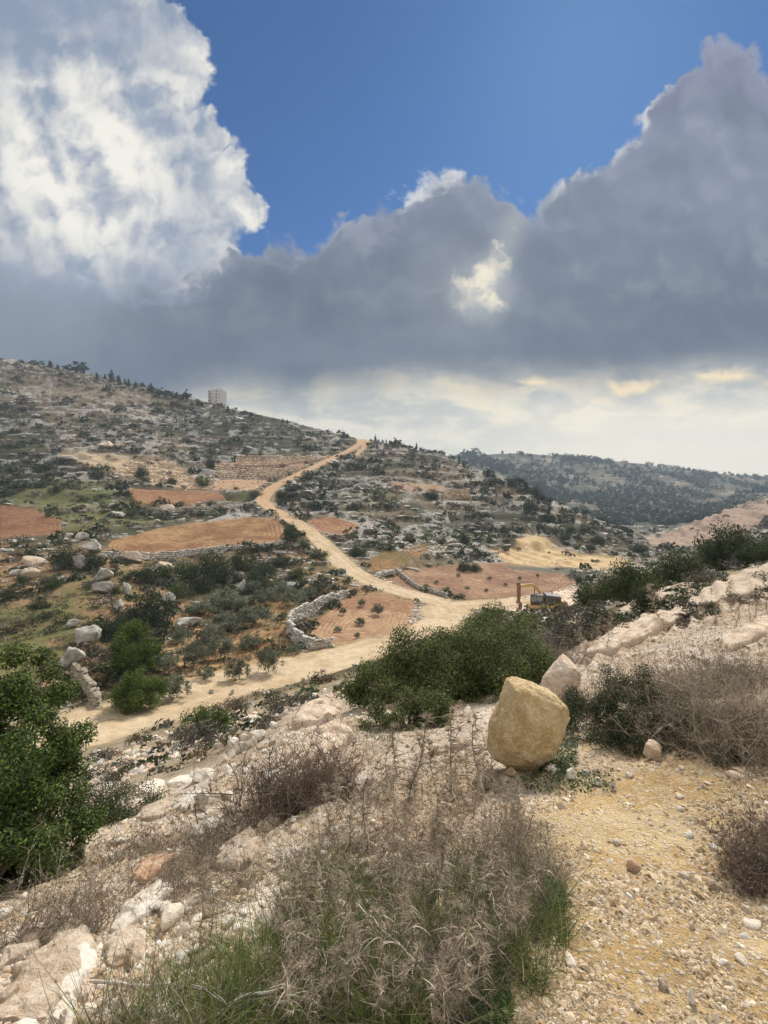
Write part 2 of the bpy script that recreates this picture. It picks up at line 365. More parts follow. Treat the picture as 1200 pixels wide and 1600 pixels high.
GREENS = [
 ([(20,760),(100,745),(180,750),(215,770),(230,788),(330,790),(250,812),(160,828),(110,838),(92,806),(20,792)], (110,240), 0.9),
 ([(-60,960),(40,945),(110,930),(120,975),(100,1060),(-60,1080)], (38,80), 0.9),
 ([(100,900),(200,880),(215,920),(150,960),(95,1010),(85,960)], (45,100), 0.5),
 ([(370,770),(395,768),(385,785),(330,782),(330,775)], (150,230), 0.7),
 ([(520,770),(640,770),(600,790),(540,795)], (160,230), 0.5),
 ([(360,960),(440,930),(470,970),(430,1000)], (50,90), 0.35),
]
BARE = [   # bare cut rock and spoil: (poly, D range, colour a, colour b)
 ([(765,862),(792,852),(832,826),(868,848),(905,862),(950,866),(998,880),(975,889),(900,888),(850,886),(800,878)], (100,200), (0.44,0.31,0.165), (0.56,0.42,0.24)),
 ([(88,702),(140,704),(200,712),(262,716),(300,738),(340,752),(330,766),(260,756),(200,742),(150,728),(100,716)], (190,300), (0.50,0.38,0.25), (0.42,0.33,0.22)),
 ([(782,950),(800,938),(860,928),(905,912),(912,925),(893,945),(850,962),(800,966)], (60,110), (0.62,0.48,0.36), (0.70,0.58,0.46)),
 ([(1010,836),(1060,812),(1120,796),(1175,785),(1215,775),(1200,810),(1130,842),(1060,852),(1020,848)], (180,340), (0.26,0.19,0.14), (0.36,0.27,0.20)),
 ([(100,1150),(88,1070),(115,1060),(140,1095),(160,1110),(130,1160)], (28,50), (0.46,0.36,0.24), (0.5,0.42,0.3)),
]
def cover(x, y, z):
    """per-vertex albedo, smoothness (fields, roads), rockiness"""
    px, py = pxy(x, y, z)
    D = y
    r = np.hypot(x, y)
    n1 = fbm(x / 14, y / 14, 4, 1); n2 = fbm(x / 2.6, y / 2.6, 4, 2); n3 = fbm(x / 60, y / 60, 3, 3); n4 = fbm(x / 0.5, y / 0.5, 4, 4)
    shp = x.shape + (3,)
    def mixv(a, b, t): return a * (1 - t[..., None]) + b * t[..., None]
    C = lambda *c: np.array(c, float)
    scrub = mixv(np.broadcast_to(C(0.052, 0.054, 0.034), shp), C(0.095, 0.084, 0.058), ss(n1, 0.35, 0.7))
    scrub = mixv(scrub, C(0.058, 0.068, 0.03), ss(n2, 0.5, 0.72) * 0.8)
    scrub = mixv(scrub, C(0.175, 0.135, 0.09), ss(n3 + (n2 - 0.5) * 0.4, 0.52, 0.66) * 0.75)
    # limestone pavement: thin pale bands that follow the contours
    zz = z / 2.6 + n1 * 2.5
    band = vnoise(x / 9 + zz * 0.3, zz * 1.8, 8) * 0.55 + vnoise(x / 2.8, zz * 4.2, 9) * 0.33 + n2 * 0.12 + (fbm(x / 1.3, y / 1.3, 3, 18) - .5) * .34
    rockw = ss(band + (n3 - 0.5) * 0.35, 0.56, 0.66) * ss(D, 95, 130)
    rockw = rockw * (1 - ss(D, 480, 700) * 0.75)
    terr = ss(D, 95, 150)
    col = mixv(scrub, mixv(np.broadcast_to(C(0.24, 0.235, 0.21), shp), C(0.48, 0.46, 0.41), ss(n4, .3, .7)), rockw * 0.72)
    # brown open strips high on the hill
    strip = poly_mask(px, py, [(0,578),(90,588),(200,605),(300,628),(280,640),(110,618),(0,598)], 10) + poly_mask(px, py, [(590,730),(720,728),(760,740),(700,752),(600,748)], 10)
    strip = np.clip(strip, 0, 1) * ss(D, 180, 200) * ss(n2, 0.3, 0.5)
    col = mixv(col, C(0.17, 0.13, 0.085), strip * 0.7); rockw = rockw * (1 - strip * 0.8)
    # the valley side between orchard and road
    mid = ss(D, 38, 45) * ss(D, 125, 100)
    soil = mixv(np.broadcast_to(C(0.13, 0.105, 0.055), shp), C(0.30, 0.19, 0.10), ss(n1, 0.35, 0.6))
    col = mixv(col, soil, mid * 0.85)
    orch = poly_mask(px, py, [(215,1090),(240,1020),(300,980),(380,960),(430,930),(480,930),(450,985),(470,1010),(540,1005),(500,1030),(330,1080),(220,1110)], 20) * ss(D, 38, 42) * ss(D, 95, 85)
    col = mixv(col, mixv(np.broadcast_to(C(0.30, 0.165, 0.08), shp), C(0.42, 0.30, 0.155), ss(n2, 0.35, 0.65)), orch * 0.85)
    for P, (d0, d1), g in GREENS:
        m = poly_mask(px, py, P, 14) * (D > d0) * (D < d1) * g * ss(n2 + n4 * 0.3, 0.35, 0.6)
        col = mixv(col, mixv(np.broadcast_to(C(0.095, 0.11, 0.035), shp), C(0.17, 0.155, 0.07), n1), m); rockw = rockw * (1 - m)
    smooth = np.zeros(x.shape); field_sd = np.zeros(x.shape)
    for P, (d0, d1), a, b in FIELDS:
        m = poly_mask(px + (n2 - 0.5) * 8, py + (n2 - 0.5) * 4, P, 5) * (D > d0) * (D < d1)
        c = mixv(np.broadcast_to(C(*a), shp), C(*b), ss(fbm(x / 5, y / 5, 4, 12) * 0.7 + n4 * 0.3, 0.35, 0.65))
        col = mixv(col, c, m); rockw = rockw * (1 - m); smooth = np.maximum(smooth, m)
        if D[m > .5].size: field_sd = np.where(m > 0, edge_dist(px, py * 2.2, P), field_sd)
    cut = np.zeros(x.shape)
    for P, (d0, d1), a, b in BARE:
        m = poly_mask(px + (n2 - 0.5) * 10, py + (n2 - 0.5) * 6, P, 7) * (D > d0) * (D < d1)
        c = mixv(np.broadcast_to(C(*a), shp), C(*b), ss(n2 * 0.6 + n4 * 0.4, 0.35, 0.65))
        col = mixv(col, c, m); rockw = rockw * (1 - m * 0.8); cut = np.maximum(cut, m)
    grayg = poly_mask(px, py, [(790,884),(860,887),(930,893),(945,903),(905,910),(880,896),(800,890)], 5) * (D > 90) * (D < 160)
    col = mixv(col, C(0.13, 0.13, 0.10), grayg)
    furrow = np.sin(field_sd * 0.9 + n2 * 3.0) * ss(n2 * 0.5 + n4 * 0.5, 0.3, 0.6)
    col = col * (1 - 0.26 * smooth * furrow * ss(D, 230, 140))[..., None] * (1 + (fbm(x / 0.9, y / 0.9, 3, 19) - .5) * .5 * smooth)[..., None]
    # near hillside above the road: stony tan earth
    nearm = ss(D, 40, 33)
    road_d, road_z = road_info(x, y)
    slope_c = mixv(np.broadcast_to(C(0.30, 0.215, 0.135), shp), C(0.46, 0.37, 0.26), ss(n2 * 0.6 + n4 * 0.4, 0.36, 0.6))
    slope_c = mixv(slope_c, C(0.17, 0.15, 0.085), ss(n1, 0.45, 0.62) * 0.6 * ss(D, 5, 10))
    col = mixv(col, slope_c, nearm)
    # the shoulder we stand on
    sh = ss(py, 1050, 1120) * ss(r, 14, 7)
    sh = np.maximum(sh, ss(r, 30, 22) * poly_mask(px, py, [(820,1100),(860,1020),(960,985),(1060,930),(1130,900),(1230,875),(1700,800),(1700,1700),(820,1700)], 30))
    n5 = fbm(x / 0.11, y / 0.11, 3, 14)
    pale = mixv(np.broadcast_to(C(0.44, 0.345, 0.25), shp), C(0.64, 0.56, 0.46), ss(n4 * 0.6 + n5 * 0.4, 0.38, 0.62))
    pale = mixv(pale, C(0.48, 0.31, 0.19), ss(fbm(x / 0.9, y / 0.9, 3, 15), 0.60, 0.72) * 0.5)
    ledge = np.maximum(poly_mask(px, py, [(900,1035),(960,970),(1060,925),(1200,870),(1400,800),(1400,900),(1230,930),(1100,965),(1010,1010),(940,1040)], 16) * (D > 5) * (D < 30), poly_mask(px, py, [(-60,1640),(0,1540),(90,1450),(200,1380),(330,1290),(400,1300),(380,1360),(290,1400),(260,1440),(140,1600),(120,1700)], 20) * (D < 6) * 0.8)
    pale = mixv(pale, mixv(np.broadcast_to(C(0.50, 0.36, 0.25), shp), C(0.68, 0.57, 0.45), ss(n2 * .5 + n4 * .5, .36, .62)), ledge * .8)
    pn = (n4 - .5) * 160 + (n5 - .5) * 60
    path = poly_mask(px + pn, py + pn * .5, [(780,1700),(860,1420),(850,1290),(890,1200),(960,1165),(1080,1175),(1300,1200),(1700,1260),(1700,1700)], 60) * (D < 6)
    tan = mixv(np.broadcast_to(C(0.41, 0.28, 0.13), shp), C(0.50, 0.385, 0.22), ss(n4 * 0.5 + n5 * 0.5, 0.40, 0.62))
    tan = mixv(tan, C(0.42, 0.29, 0.13), ss(fbm(x / 0.6, y / 0.6, 3, 16), 0.5, 0.72) * 0.7)
    pale = mixv(pale, tan, path)
    col = mixv(col, pale, sh)
    # far valley and hills
    fw = ss(D, 480, 620)
    far = mixv(np.broadcast_to(C(0.05, 0.06, 0.035), shp), C(0.11, 0.10, 0.065), ss(fbm(x / 45, z / 9, 4, 21), 0.42, 0.62))
    far = mixv(far, C(0.33, 0.27, 0.2), ss(fbm(x / 28, z / 3.2, 3, 22), 0.62, 0.72) * 0.7)
    col = mixv(col, far, fw)
    # roads
    rd = ss(road_d + (n2 - 0.5) * 1.2, 3.0, 2.2)
    rc = mixv(np.broadcast_to(C(0.44, 0.335, 0.205), shp), C(0.53, 0.42, 0.28), ss(n2, 0.3, 0.7))
    rc = mixv(rc, C(0.46, 0.29, 0.165), ss(D, 120, 190) * 0.8)
    rut = np.exp(-((np.abs(road_d) - 1.0) / 0.32) ** 2)
    rc = mixv(rc, C(0.58, 0.46, 0.31), rut * 0.5 * ss(D, 150, 90))
    col = mixv(col, rc, rd)
    edge = ss(road_d, 2.3, 3.0) * ss(road_d, 4.6, 3.4) * (1 - nearm * 0.5)
    col = mixv(col, C(0.36, 0.27, 0.17), edge * 0.6 * ss(n4, 0.35, 0.6))
    rockw = rockw * (1 - rd) * (1 - nearm)
    return col, np.maximum(smooth, rd), rockw, np.maximum(cut, ledge), sh, path

def ground_full(x, y, want_cover=False):
    x = np.asarray(x, float); y = np.asarray(y, float)
    z = base_z(x, y)
    r = np.hypot(x, y); D = y
    col, smooth, rockw, cut, sh, path = cover(x, y, z)
    rough = (1 - smooth * 0.92) * (1 - path * 0.35) * (1 + 0.9 * sh * (1 - path))
    road_d, road_z = road_info(x, y)
    rb = ss(road_d, 5.2, 2.6)
    dz = 0
    for size, k, seed in ((34, .035, 31), (13, .045, 32), (5, .055, 33), (2, .06, 34), (0.8, .06, 35), (0.32, .06, 36), (0.13, .07, 37), (0.05, .08, 38)):
        w = ss(size / (r * 0.006), 1.0, 2.2) * ss(size / r, 0.30, 0.12)
        dz = dz + w * k * size * 2 * (fbm(x / size, y / size, 2, seed) - 0.5)
    hill = ss(D, 105, 160) * ss(D, 520, 420) * (1 - smooth)
    st = 3.2 + 1.6 * fbm(x / 70, y / 70, 2, 41)
    t = (z + dz * 0.6) / st + fbm(x / 45, y / 45, 3, 42) * 1.6
    fr = t - np.floor(t)
    dz = dz + hill * st * 0.62 * (ss(fr, 0.62, 0.98) - fr)
    dz = dz + rockw * 0.5 * ss(D, 100, 140)
    # bedded ledges in bare rock and on the stony shoulder
    q = (z * 1.0 + x * 0.35 - y * 0.12) / (0.012 * r + 0.10) + fbm(x / (0.25 * r + 0.1), y / (0.25 * r + 0.1), 2, 43) * 3
    fq = q - np.floor(q)
    led = np.maximum(cut * 0.9, sh * (1 - path) * ss(fbm(x / 1.3, y / 1.3, 3, 44), 0.46, 0.6))
    dz = dz + led * (0.010 * r + 0.03) * (ss(fq, 0.55, 0.98) - fq) * 0.8 * ss(r, 0.8, 1.6)
    gz = dz * rough * ss(r, 0.5, 1.3) + z
    # furrows of the ploughed fields
    rut = -0.10 * np.exp(-((np.abs(road_d) - 1.0) / 0.35) ** 2) + 0.05 * (fbm(x / 0.9, y / 0.9, 3, 45) - 0.5)
    gz = gz * (1 - rb) + (road_z + rut) * rb
    if want_cover: return gz, col, smooth, rockw, cut, sh, path
    return gz
def gz1(x, y): return float(ground_full(np.array([x]), np.array([y]))[0])

# ------------------------------------------------------------------ mesh helpers
def new_mesh(name, V, Fc, mat, smooth=False, fcol=None, vcol=None):
    """V (n,3), Fc (m,k) with k equal for all faces; fcol: per-face colours, vcol: per-vertex colours"""
    V = np.ascontiguousarray(V, np.float32); Fc = np.ascontiguousarray(Fc, np.int32)
    me = bpy.data.meshes.new(name); k = Fc.shape[1]; m = len(Fc)
    me.vertices.add(len(V)); me.vertices.foreach_set('co', V.ravel())
    me.loops.add(m * k); me.loops.foreach_set('vertex_index', Fc.ravel())
    me.polygons.add(m); me.polygons.foreach_set('loop_start', np.arange(0, m * k, k, dtype=np.int32))
    me.polygons.foreach_set('loop_total', np.full(m, k, np.int32))
    me.polygons.foreach_set('use_smooth', np.full(m, smooth, bool))
    if fcol is not None:
        a = me.color_attributes.new('Col', 'FLOAT_COLOR', 'CORNER')
        c = np.ones((m, k, 4), np.float32); c[..., :3] = np.asarray(fcol)[:, None, :3]; a.data.foreach_set('color', c.ravel())
    if vcol is not None:
        a = me.color_attributes.new('Col', 'FLOAT_COLOR', 'POINT')
        c = np.ones((len(V), 4), np.float32); c[:, :np.asarray(vcol).shape[1]] = vcol; a.data.foreach_set('color', c.ravel())
    me.update(calc_edges=True); me.validate(verbose=False)
    if mat: me.materials.append(mat)
    return me
def link(name, me, parent=None, loc=None, rot=None, scale=None, label=None, cat=None, group=None, kind=None):
    o = bpy.data.objects.new(name, me); COL.objects.link(o)
    if parent: o.parent = parent
    if loc is not None: o.location = loc
    if rot is not None: o.rotation_euler = rot
    if scale is not None: o.scale = scale if hasattr(scale, '__len__') else (scale,) * 3
    if label: o['label'] = label
    if cat: o['category'] = cat
    if group: o['group'] = group
    if kind: o['kind'] = kind
    return o

# ------------------------------------------------------------------ ground material and sheet
def principled(name, rough=0.9, spec=0.2):
    m = bpy.data.materials.new(name); m.use_nodes = True; nt = m.node_tree
    b = nt.nodes['Principled BSDF']; b.inputs['Roughness'].default_value = rough
    b.inputs['Specular IOR Level'].default_value = spec
    return m, nt, b
def ground_material():
    m, nt, b = principled('earth', 0.95, 0.1)
    at = nt.nodes.new('ShaderNodeVertexColor'); at.layer_name = 'Col'
    g = nt.nodes.new('ShaderNodeNewGeometry'); pos = g.outputs['Position']
    av = nt.nodes.new('ShaderNodeAttribute'); av.attribute_name = 'near'
    near = N(nt, av.outputs['Fac'])
    peb = voro(nt, pos, 42.0, 'F1'); pebc = voro(nt, pos, 42.0, 'F1', out='Color')
    peb2 = voro(nt, pos, 110.0, 'F1'); 
    hue = nt.nodes.new('ShaderNodeSeparateColor'); nt.links.new(pebc.s, hue.inputs[0])
    k = N(nt, hue.outputs[0])
    isp = sstep(k, 0.45, 0.6) * sstep(peb, 0.62, 0.4) * near
    fine = noise(nt, pos, 30.0, 6, 0.65); mid = noise(nt, pos, 1.1, 8, 0.62)
    c = mixc(nt, isp * 0.7, at.outputs[0], (0.62, 0.54, 0.43))
    c = mixc(nt, sstep(k, 0.16, 0.05) * near * sstep(peb, 0.5, 0.3) * 0.5, c, (0.34, 0.24, 0.15))
    v = ((fine - 0.5) * 0.9 * near + (mid - 0.5) * 0.9 + 1.0)
    c = mixc(nt, 1.0, c, vec(nt, v, v, v), 'MULTIPLY')
    nt.links.new(c, b.inputs['Base Color'])
    h = (sstep(peb, 0.65, 0.1) * isp * 0.9 + sstep(peb2, 0.6, 0.1) * 0.3 + fine * 0.5) * near * 0.02 + mid * 0.25
    bp = nt.nodes.new('ShaderNodeBump'); bp.inputs['Strength'].default_value = 0.8; bp.inputs['Distance'].default_value = 1.0
    nt.links.new(h.s, bp.inputs['Height']); nt.links.new(bp.outputs[0], b.inputs['Normal'])
    return m
MAT_GROUND = ground_material()
def build_ground():
    th = np.unique(np.r_[np.arange(-180, -48, 3.0), np.arange(-48, 48.01, 0.115), np.arange(48, 180.1, 3.0)]); th = R(1) * th
    rr = np.r_[np.linspace(0.02, 0.8, 10)[:-1], np.exp(np.arange(math.log(0.8), math.log(1650), 0.0066))]
    TH, RR = np.meshgrid(th, rr, indexing='ij')
    x = RR * np.sin(TH); y = RR * np.cos(TH); shp = x.shape
    xf, yf = x.ravel(), y.ravel()
    z, col, smooth, rockw, cut, sh, path = ground_full(xf, yf, True)
    n, mth = shp[1], shp[0]
    idx = np.arange(mth * n).reshape(mth, n)
    q = np.stack([idx[:-1, :-1], idx[:-1, 1:], idx[1:, 1:], idx[1:, :-1]], -1).reshape(-1, 4)
    q = q[:, ::-1]
    me = new_mesh('ground', np.stack([xf, yf, z], 1), q, MAT_GROUND, True, vcol=col)
    a = me.attributes.new('near', 'FLOAT', 'POINT')
    a.data.foreach_set('value', (np.clip(ss(np.hypot(xf, yf), 34, 14), 0, 1)).astype(np.float32))
    link('ground', me, kind='structure')
build_ground()
VIS = make_vis(lambda x, y: ground_full(x.ravel(), y.ravel()).reshape(x.shape)) if True else VIS
def crest(px):
    i = int(np.clip(round((px - _pg[0]) / 7.5), 0, len(_pg) - 1)); return VIS[i, -1]
def spot(px, py):
    """where the direction (px,py) meets the land"""
    D = hitD(px, py); px = np.atleast_1d(px); x = (px - CXP) / F * D
    z = ground_full(x, D)
    return x, D, z
# ------------------------------------------------------------------ materials
def leaf_material(name, tint=(1, 1, 1), transl=0.25, rough=0.65):
    m, nt, b = principled(name, rough, 0.3)
    at = nt.nodes.new('ShaderNodeVertexColor'); at.layer_name = 'Col'
    oi = nt.nodes.new('ShaderNodeObjectInfo')
    k = N(nt, oi.outputs['Random']) * 0.4 + 0.8
    c = mixc(nt, 1.0, at.outputs[0], tint, 'MULTIPLY')
    c = mixc(nt, 1.0, c, vec(nt, k, k, k * 0.96), 'MULTIPLY')
    nt.links.new(c, b.inputs['Base Color'])
    if transl > 0:
        t = nt.nodes.new('ShaderNodeBsdfTranslucent'); nt.links.new(c, t.inputs[0])
        ms = nt.nodes.new('ShaderNodeMixShader'); ms.inputs[0].default_value = transl
        nt.links.new(b.outputs[0], ms.inputs[1]); nt.links.new(t.outputs[0], ms.inputs[2])
        nt.links.new(ms.outputs[0], nt.nodes['Material Output'].inputs[0])
    return m
MAT_LEAF = leaf_material('leaves')
MAT_DRY = leaf_material('dry_stems', transl=0.15, rough=0.85)
def bark_material(name, col):
    m, nt, b = principled(name, 0.9, 0.2)
    tc = nt.nodes.new('ShaderNodeTexCoord')
    n = noise(nt, tc.outputs['Object'], 9.0, 6, 0.6, 0.5)
    nt.links.new(mixc(nt, sstep(n, 0.35, 0.65), tuple(c * 0.6 for c in col), tuple(min(1, c * 1.25) for c in col)), b.inputs['Base Color'])
    bp = nt.nodes.new('ShaderNodeBump'); bp.inputs['Strength'].default_value = 0.6; bp.inputs['Distance'].default_value = 0.05
    nt.links.new(n.s, bp.inputs['Height']); nt.links.new(bp.outputs[0], b.inputs['Normal'])
    return m
MAT_BARK = bark_material('bark', (0.20, 0.16, 0.12))
MAT_PALEBARK = bark_material('pale_bark', (0.50, 0.46, 0.40))
def rock_material(name, a, bcol, stain, scale=1.0, bump=0.06, stain_amt=0.5, objvar=True):
    m, nt, b = principled(name, 0.92, 0.15)
    g = nt.nodes.new('ShaderNodeNewGeometry'); p = g.outputs['Position']
    n1 = noise(nt, p, 1.3 * scale, 8, 0.6, 0.3); n2 = noise(nt, p, 9 * scale, 7, 0.65); n3 = noise(nt, p, 3.1 * scale, 6, 0.6, 0.8)
    v = voro(nt, p, 5.5 * scale, 'DISTANCE_TO_EDGE', 2.0)
    pit = voro(nt, p, 30 * scale, 'F1', 1.0)
    c = mixc(nt, sstep(n1 * 0.6 + n2 * 0.4, 0.38, 0.62), a, bcol)
    c = mixc(nt, sstep(n3, 0.50, 0.66) * stain_amt, c, stain)
    c = mixc(nt, sstep(n2 + n1 * 0.5, 0.62, 0.52) * 0.0 + sstep(v, 0.02, 0.0) * 0.0, c, tuple(x * 0.45 for x in stain))
    fl = noise(nt, p, 75 * scale / 3, 4, 0.7)
    c = mixc(nt, sstep(fl, 0.56, 0.68) * 0.55, c, tuple(min(1, x * 1.22) for x in bcol))
    c = mixc(nt, sstep(fl, 0.42, 0.30) * 0.45, c, tuple(x * 0.55 for x in stain))
    if objvar:
        oi = nt.nodes.new('ShaderNodeObjectInfo'); k = N(nt, oi.outputs['Random']) * 0.35 + 0.82
        c = mixc(nt, 1.0, c, vec(nt, k, k * 0.99, k * 0.97), 'MULTIPLY')
    nt.links.new(c, b.inputs['Base Color'])
    h = n2 * 0.5 + n1 * 0.6 + sstep(v, 0.0, 0.06) * 0.0 + sstep(pit, 0.0, 0.35) * 0.16
    bp = nt.nodes.new('ShaderNodeBump'); bp.inputs['Strength'].default_value = 1.0; bp.inputs['Distance'].default_value = bump
    nt.links.new(h.s, bp.inputs['Height']); nt.links.new(bp.outputs[0], b.inputs['Normal'])
    return m
MAT_LIME = rock_material('weathered_limestone', (0.30, 0.285, 0.25), (0.56, 0.53, 0.47), (0.20, 0.185, 0.15), 0.9, 0.08)
MAT_PINK = rock_material('pinkish_limestone', (0.46, 0.36, 0.26), (0.68, 0.59, 0.48), (0.44, 0.28, 0.16), 3.0, 0.06)
MAT_TAN = rock_material('tan_limestone', (0.56, 0.39, 0.18), (0.78, 0.64, 0.40), (0.48, 0.30, 0.11), 4.5, 0.07, 0.6, False)
MAT_RUST = rock_material('rusty_stone', (0.42, 0.25, 0.15), (0.55, 0.42, 0.30), (0.38, 0.19, 0.10), 7.0, 0.015)
MAT_WHITE = rock_material('fresh_white_stone', (0.58, 0.52, 0.43), (0.74, 0.70, 0.62), (0.50, 0.38, 0.25), 2.5, 0.02)
def col_material(name, rough=0.9, bump=0.0):
    m, nt, b = principled(name, rough, 0.15)
    at = nt.nodes.new('ShaderNodeVertexColor'); at.layer_name = 'Col'
    g = nt.nodes.new('ShaderNodeNewGeometry')
    n = noise(nt, g.outputs['Position'], 14.0, 6, 0.65)
    k = n * 0.7 + 0.65
    nt.links.new(mixc(nt, 1.0, at.outputs[0], vec(nt, k, k, k), 'MULTIPLY'), b.inputs['Base Color'])
    if bump:
        bp = nt.nodes.new('ShaderNodeBump'); bp.inputs['Distance'].default_value = bump
        nt.links.new(n.s, bp.inputs['Height']); nt.links.new(bp.outputs[0], b.inputs['Normal'])
    return m
MAT_STONES = col_material('loose_stones', 0.92, 0.03)

# ------------------------------------------------------------------ generators (numpy)
def unit(v): return v / (np.linalg.norm(v, axis=-1, keepdims=True) + 1e-9)
def leaf_quads(P, Nrm, L, W, rng):
    """diamond leaves at P facing about Nrm"""
    n = len(P)
    t = unit(np.cross(Nrm, rng.normal(size=(n, 3)))); b = unit(np.cross(Nrm, t))
    L = np.broadcast_to(L, n)[:, None]; W = np.broadcast_to(W, n)[:, None]
    V = np.stack([P - t * L * .5, P + b * W * .5 + Nrm * W * .15, P + t * L * .5, P - b * W * .5 + Nrm * W * .15], 1).reshape(-1, 3)
    return V, np.arange(n * 4).reshape(n, 4)
def colvar(n, cols, rng, var=0.25):
    cols = np.array(cols, float); w = rng.random((n, 1)) 
    k = rng.integers(0, len(cols), n)
    return cols[k] * (1 + (w - 0.5) * 2 * var)
def lumps_dome(nl, w, d, h, rng, lr=(0.22, 0.38), flat=0.75, base=0.08):
    """lumps filling a dome of half-width w, half-depth d, height h"""
    u = unit(rng.normal(size=(nl, 3))); u[:, 2] = np.abs(u[:, 2])
    rad = rng.random((nl, 1)) ** 0.4 * 0.82
    lr_ = rng.uniform(lr[0], lr[1], nl)
    c = u * rad * np.array([w, d, h * flat]); c[:, 2] += base * h
    c[:, 2] *= rng.uniform(0.8, 1.15, nl)
    s = min(w, d); hs = min(s, h)
    rx = lr_ * s; rz = np.minimum(lr_ * s * 0.85, lr_ * h * 1.3)
    for ax, lim, rr_ in ((0, w, rx), (1, d, rx)):
        m = np.quantile(np.abs(c[:, ax]) + rr_, .95); c[:, ax] *= max(0.5, lim - np.mean(rr_)) / max(1e-6, m - np.mean(rr_))
    m = (c[:, 2] + rz).max(); c[:, 2] *= (h - rz.mean()) / (m - rz.mean())
    return np.c_[c, rx, rx, rz]
def crown(lumps, n, L, W, cols, rng, shell=0.35, up=0.3, droop=0.0, var=0.3):
    vol = (lumps[:, 3] * lumps[:, 4]); p = vol / vol.sum()
    k = rng.choice(len(lumps), n, p=p); l = lumps[k]
    u = unit(rng.normal(size=(n, 3)))
    rr = 1 - np.abs(rng.normal(size=(n, 1))) * shell
    P = l[:, :3] + u * rr * l[:, 3:6] * rng.uniform(0.9, 1.18, (n, 1))
    Nn = unit(u * 0.8 + rng.normal(size=(n, 3)) * 0.8 + np.array([0, 0, up]))
    s = rng.uniform(0.65, 1.3, n)
    V, Fq = leaf_quads(P, Nn, L * s, W * s, rng)
    return V, Fq, colvar(n, cols, rng, var) * (0.85 + 0.3 * (l[:, 5:6] / l[:, 5:6].max()) * rng.random((n, 1)))
def tube(pts, radii, k=5):
    pts = np.asarray(pts, float); n = len(pts); V = []
    tang = np.gradient(pts, axis=0); tang = unit(tang)
    ref = np.array([0.3, 0.9, 0.2])
    for i in range(n):
        a = unit(np.cross(tang[i], ref)); b = np.cross(tang[i], a)
        for j in range(k):
            an = 2 * math.pi * j / k; V.append(pts[i] + (a * math.cos(an) + b * math.sin(an)) * radii[i])
    Fq = [[i * k + j, i * k + (j + 1) % k, (i + 1) * k + (j + 1) % k, (i + 1) * k + j] for i in range(n - 1) for j in range(k)]
    return np.array(V), np.array(Fq)
class Acc:
    def __init__(s): s.V = []; s.F = []; s.C = []; s.n = 0
    def add(s, V, Fq, C=None):
        s.V.append(V); s.F.append(np.asarray(Fq) + s.n); s.n += len(V)
        if C is not None:
            C = np.asarray(C, float); s.C.append(np.broadcast_to(C, (len(Fq), 3)) if C.ndim == 1 else C)
    def mesh(s, name, mat, smooth=False):
        return new_mesh(name, np.concatenate(s.V), np.concatenate(s.F), mat, smooth, fcol=np.concatenate(s.C) if s.C else None)
def branchy(rng, h, n, w, r0, tips=None, k=4, curl=0.15):
    """a short trunk with limbs; returns quads and limb end points"""
    A = Acc(); ends = []
    for i in range(n):
        an = rng.uniform(0, 2 * math.pi); out = rng.uniform(0.35, 0.9) * w
        e = np.array([math.cos(an) * out, math.sin(an) * out, h * rng.uniform(0.55, 0.95)]) if tips is None else tips[i]
        s = np.array([0, 0, -0.03 * h])
        m1 = s * 0.6 + e * 0.4 + rng.normal(size=3) * curl * h * 0.4 + np.array([0, 0, 0.1 * h]); 
        t = np.linspace(0, 1, 6)[:, None]
        P = (1 - t) ** 2 * s + 2 * t * (1 - t) * m1 + t ** 2 * e
        V, Fq = tube(P, r0 * (1 - 0.8 * t[:, 0]), k); A.add(V, Fq); ends.append(e)
    return A, ends
def strands(base, direc, length, width, rng, seg=4, bend=0.5, droop=0.3, cols=((0.4, 0.3, 0.2),), var=0.25, cross=False):
    """thin tapering ribbons; arrays of n"""
    n = len(base); t = np.linspace(0, 1, seg + 1)
    side = unit(np.cross(direc, rng.normal(size=(n, 3))))
    bd = rng.normal(size=(n, 3)) * bend; L = np.broadcast_to(length, n)[:, None]
    W = np.broadcast_to(width, n)[:, None]
    pts = [base + direc * L * s + (bd * (s ** 2) + np.array([0, 0, -droop]) * s ** 2) * L for s in t]
    V = []; Fq = []
    for i, s in enumerate(t):
        w = W * (1 - 0.85 * s) * 0.5
        V.append(pts[i] - side * w); V.append(pts[i] + side * w)
    V = np.stack(V, 1).reshape(-1, 3); m = 2 * (seg + 1)
    for i in range(seg): Fq.append(np.arange(n)[:, None] * m + np.array([2 * i, 2 * i + 1, 2 * i + 3, 2 * i + 2]))
    Fq = np.stack(Fq, 1).reshape(-1, 4)
    return V, Fq, np.repeat(colvar(n, cols, rng, var), seg, axis=0), pts
def ico(sub):
    import bmesh
    bm = bmesh.new(); bmesh.ops.create_icosphere(bm, subdivisions=sub, radius=1.0)
    V = np.array([v.co[:] for v in bm.verts]); Fq = np.array([[v.index for v in f.verts] for f in bm.faces]); bm.free()
    return V, Fq
ICO = {s: ico(s) for s in (1, 2, 3, 4, 5, 6)}
def n3(P, s, seed): return (vnoise(P[:, 0] * s + P[:, 2] * s * 0.7, P[:, 1] * s - P[:, 2] * s * 0.6, seed) + vnoise(P[:, 1] * s + 3.1, P[:, 2] * s + P[:, 0] * 0.5 * s, seed + 3)) / 2
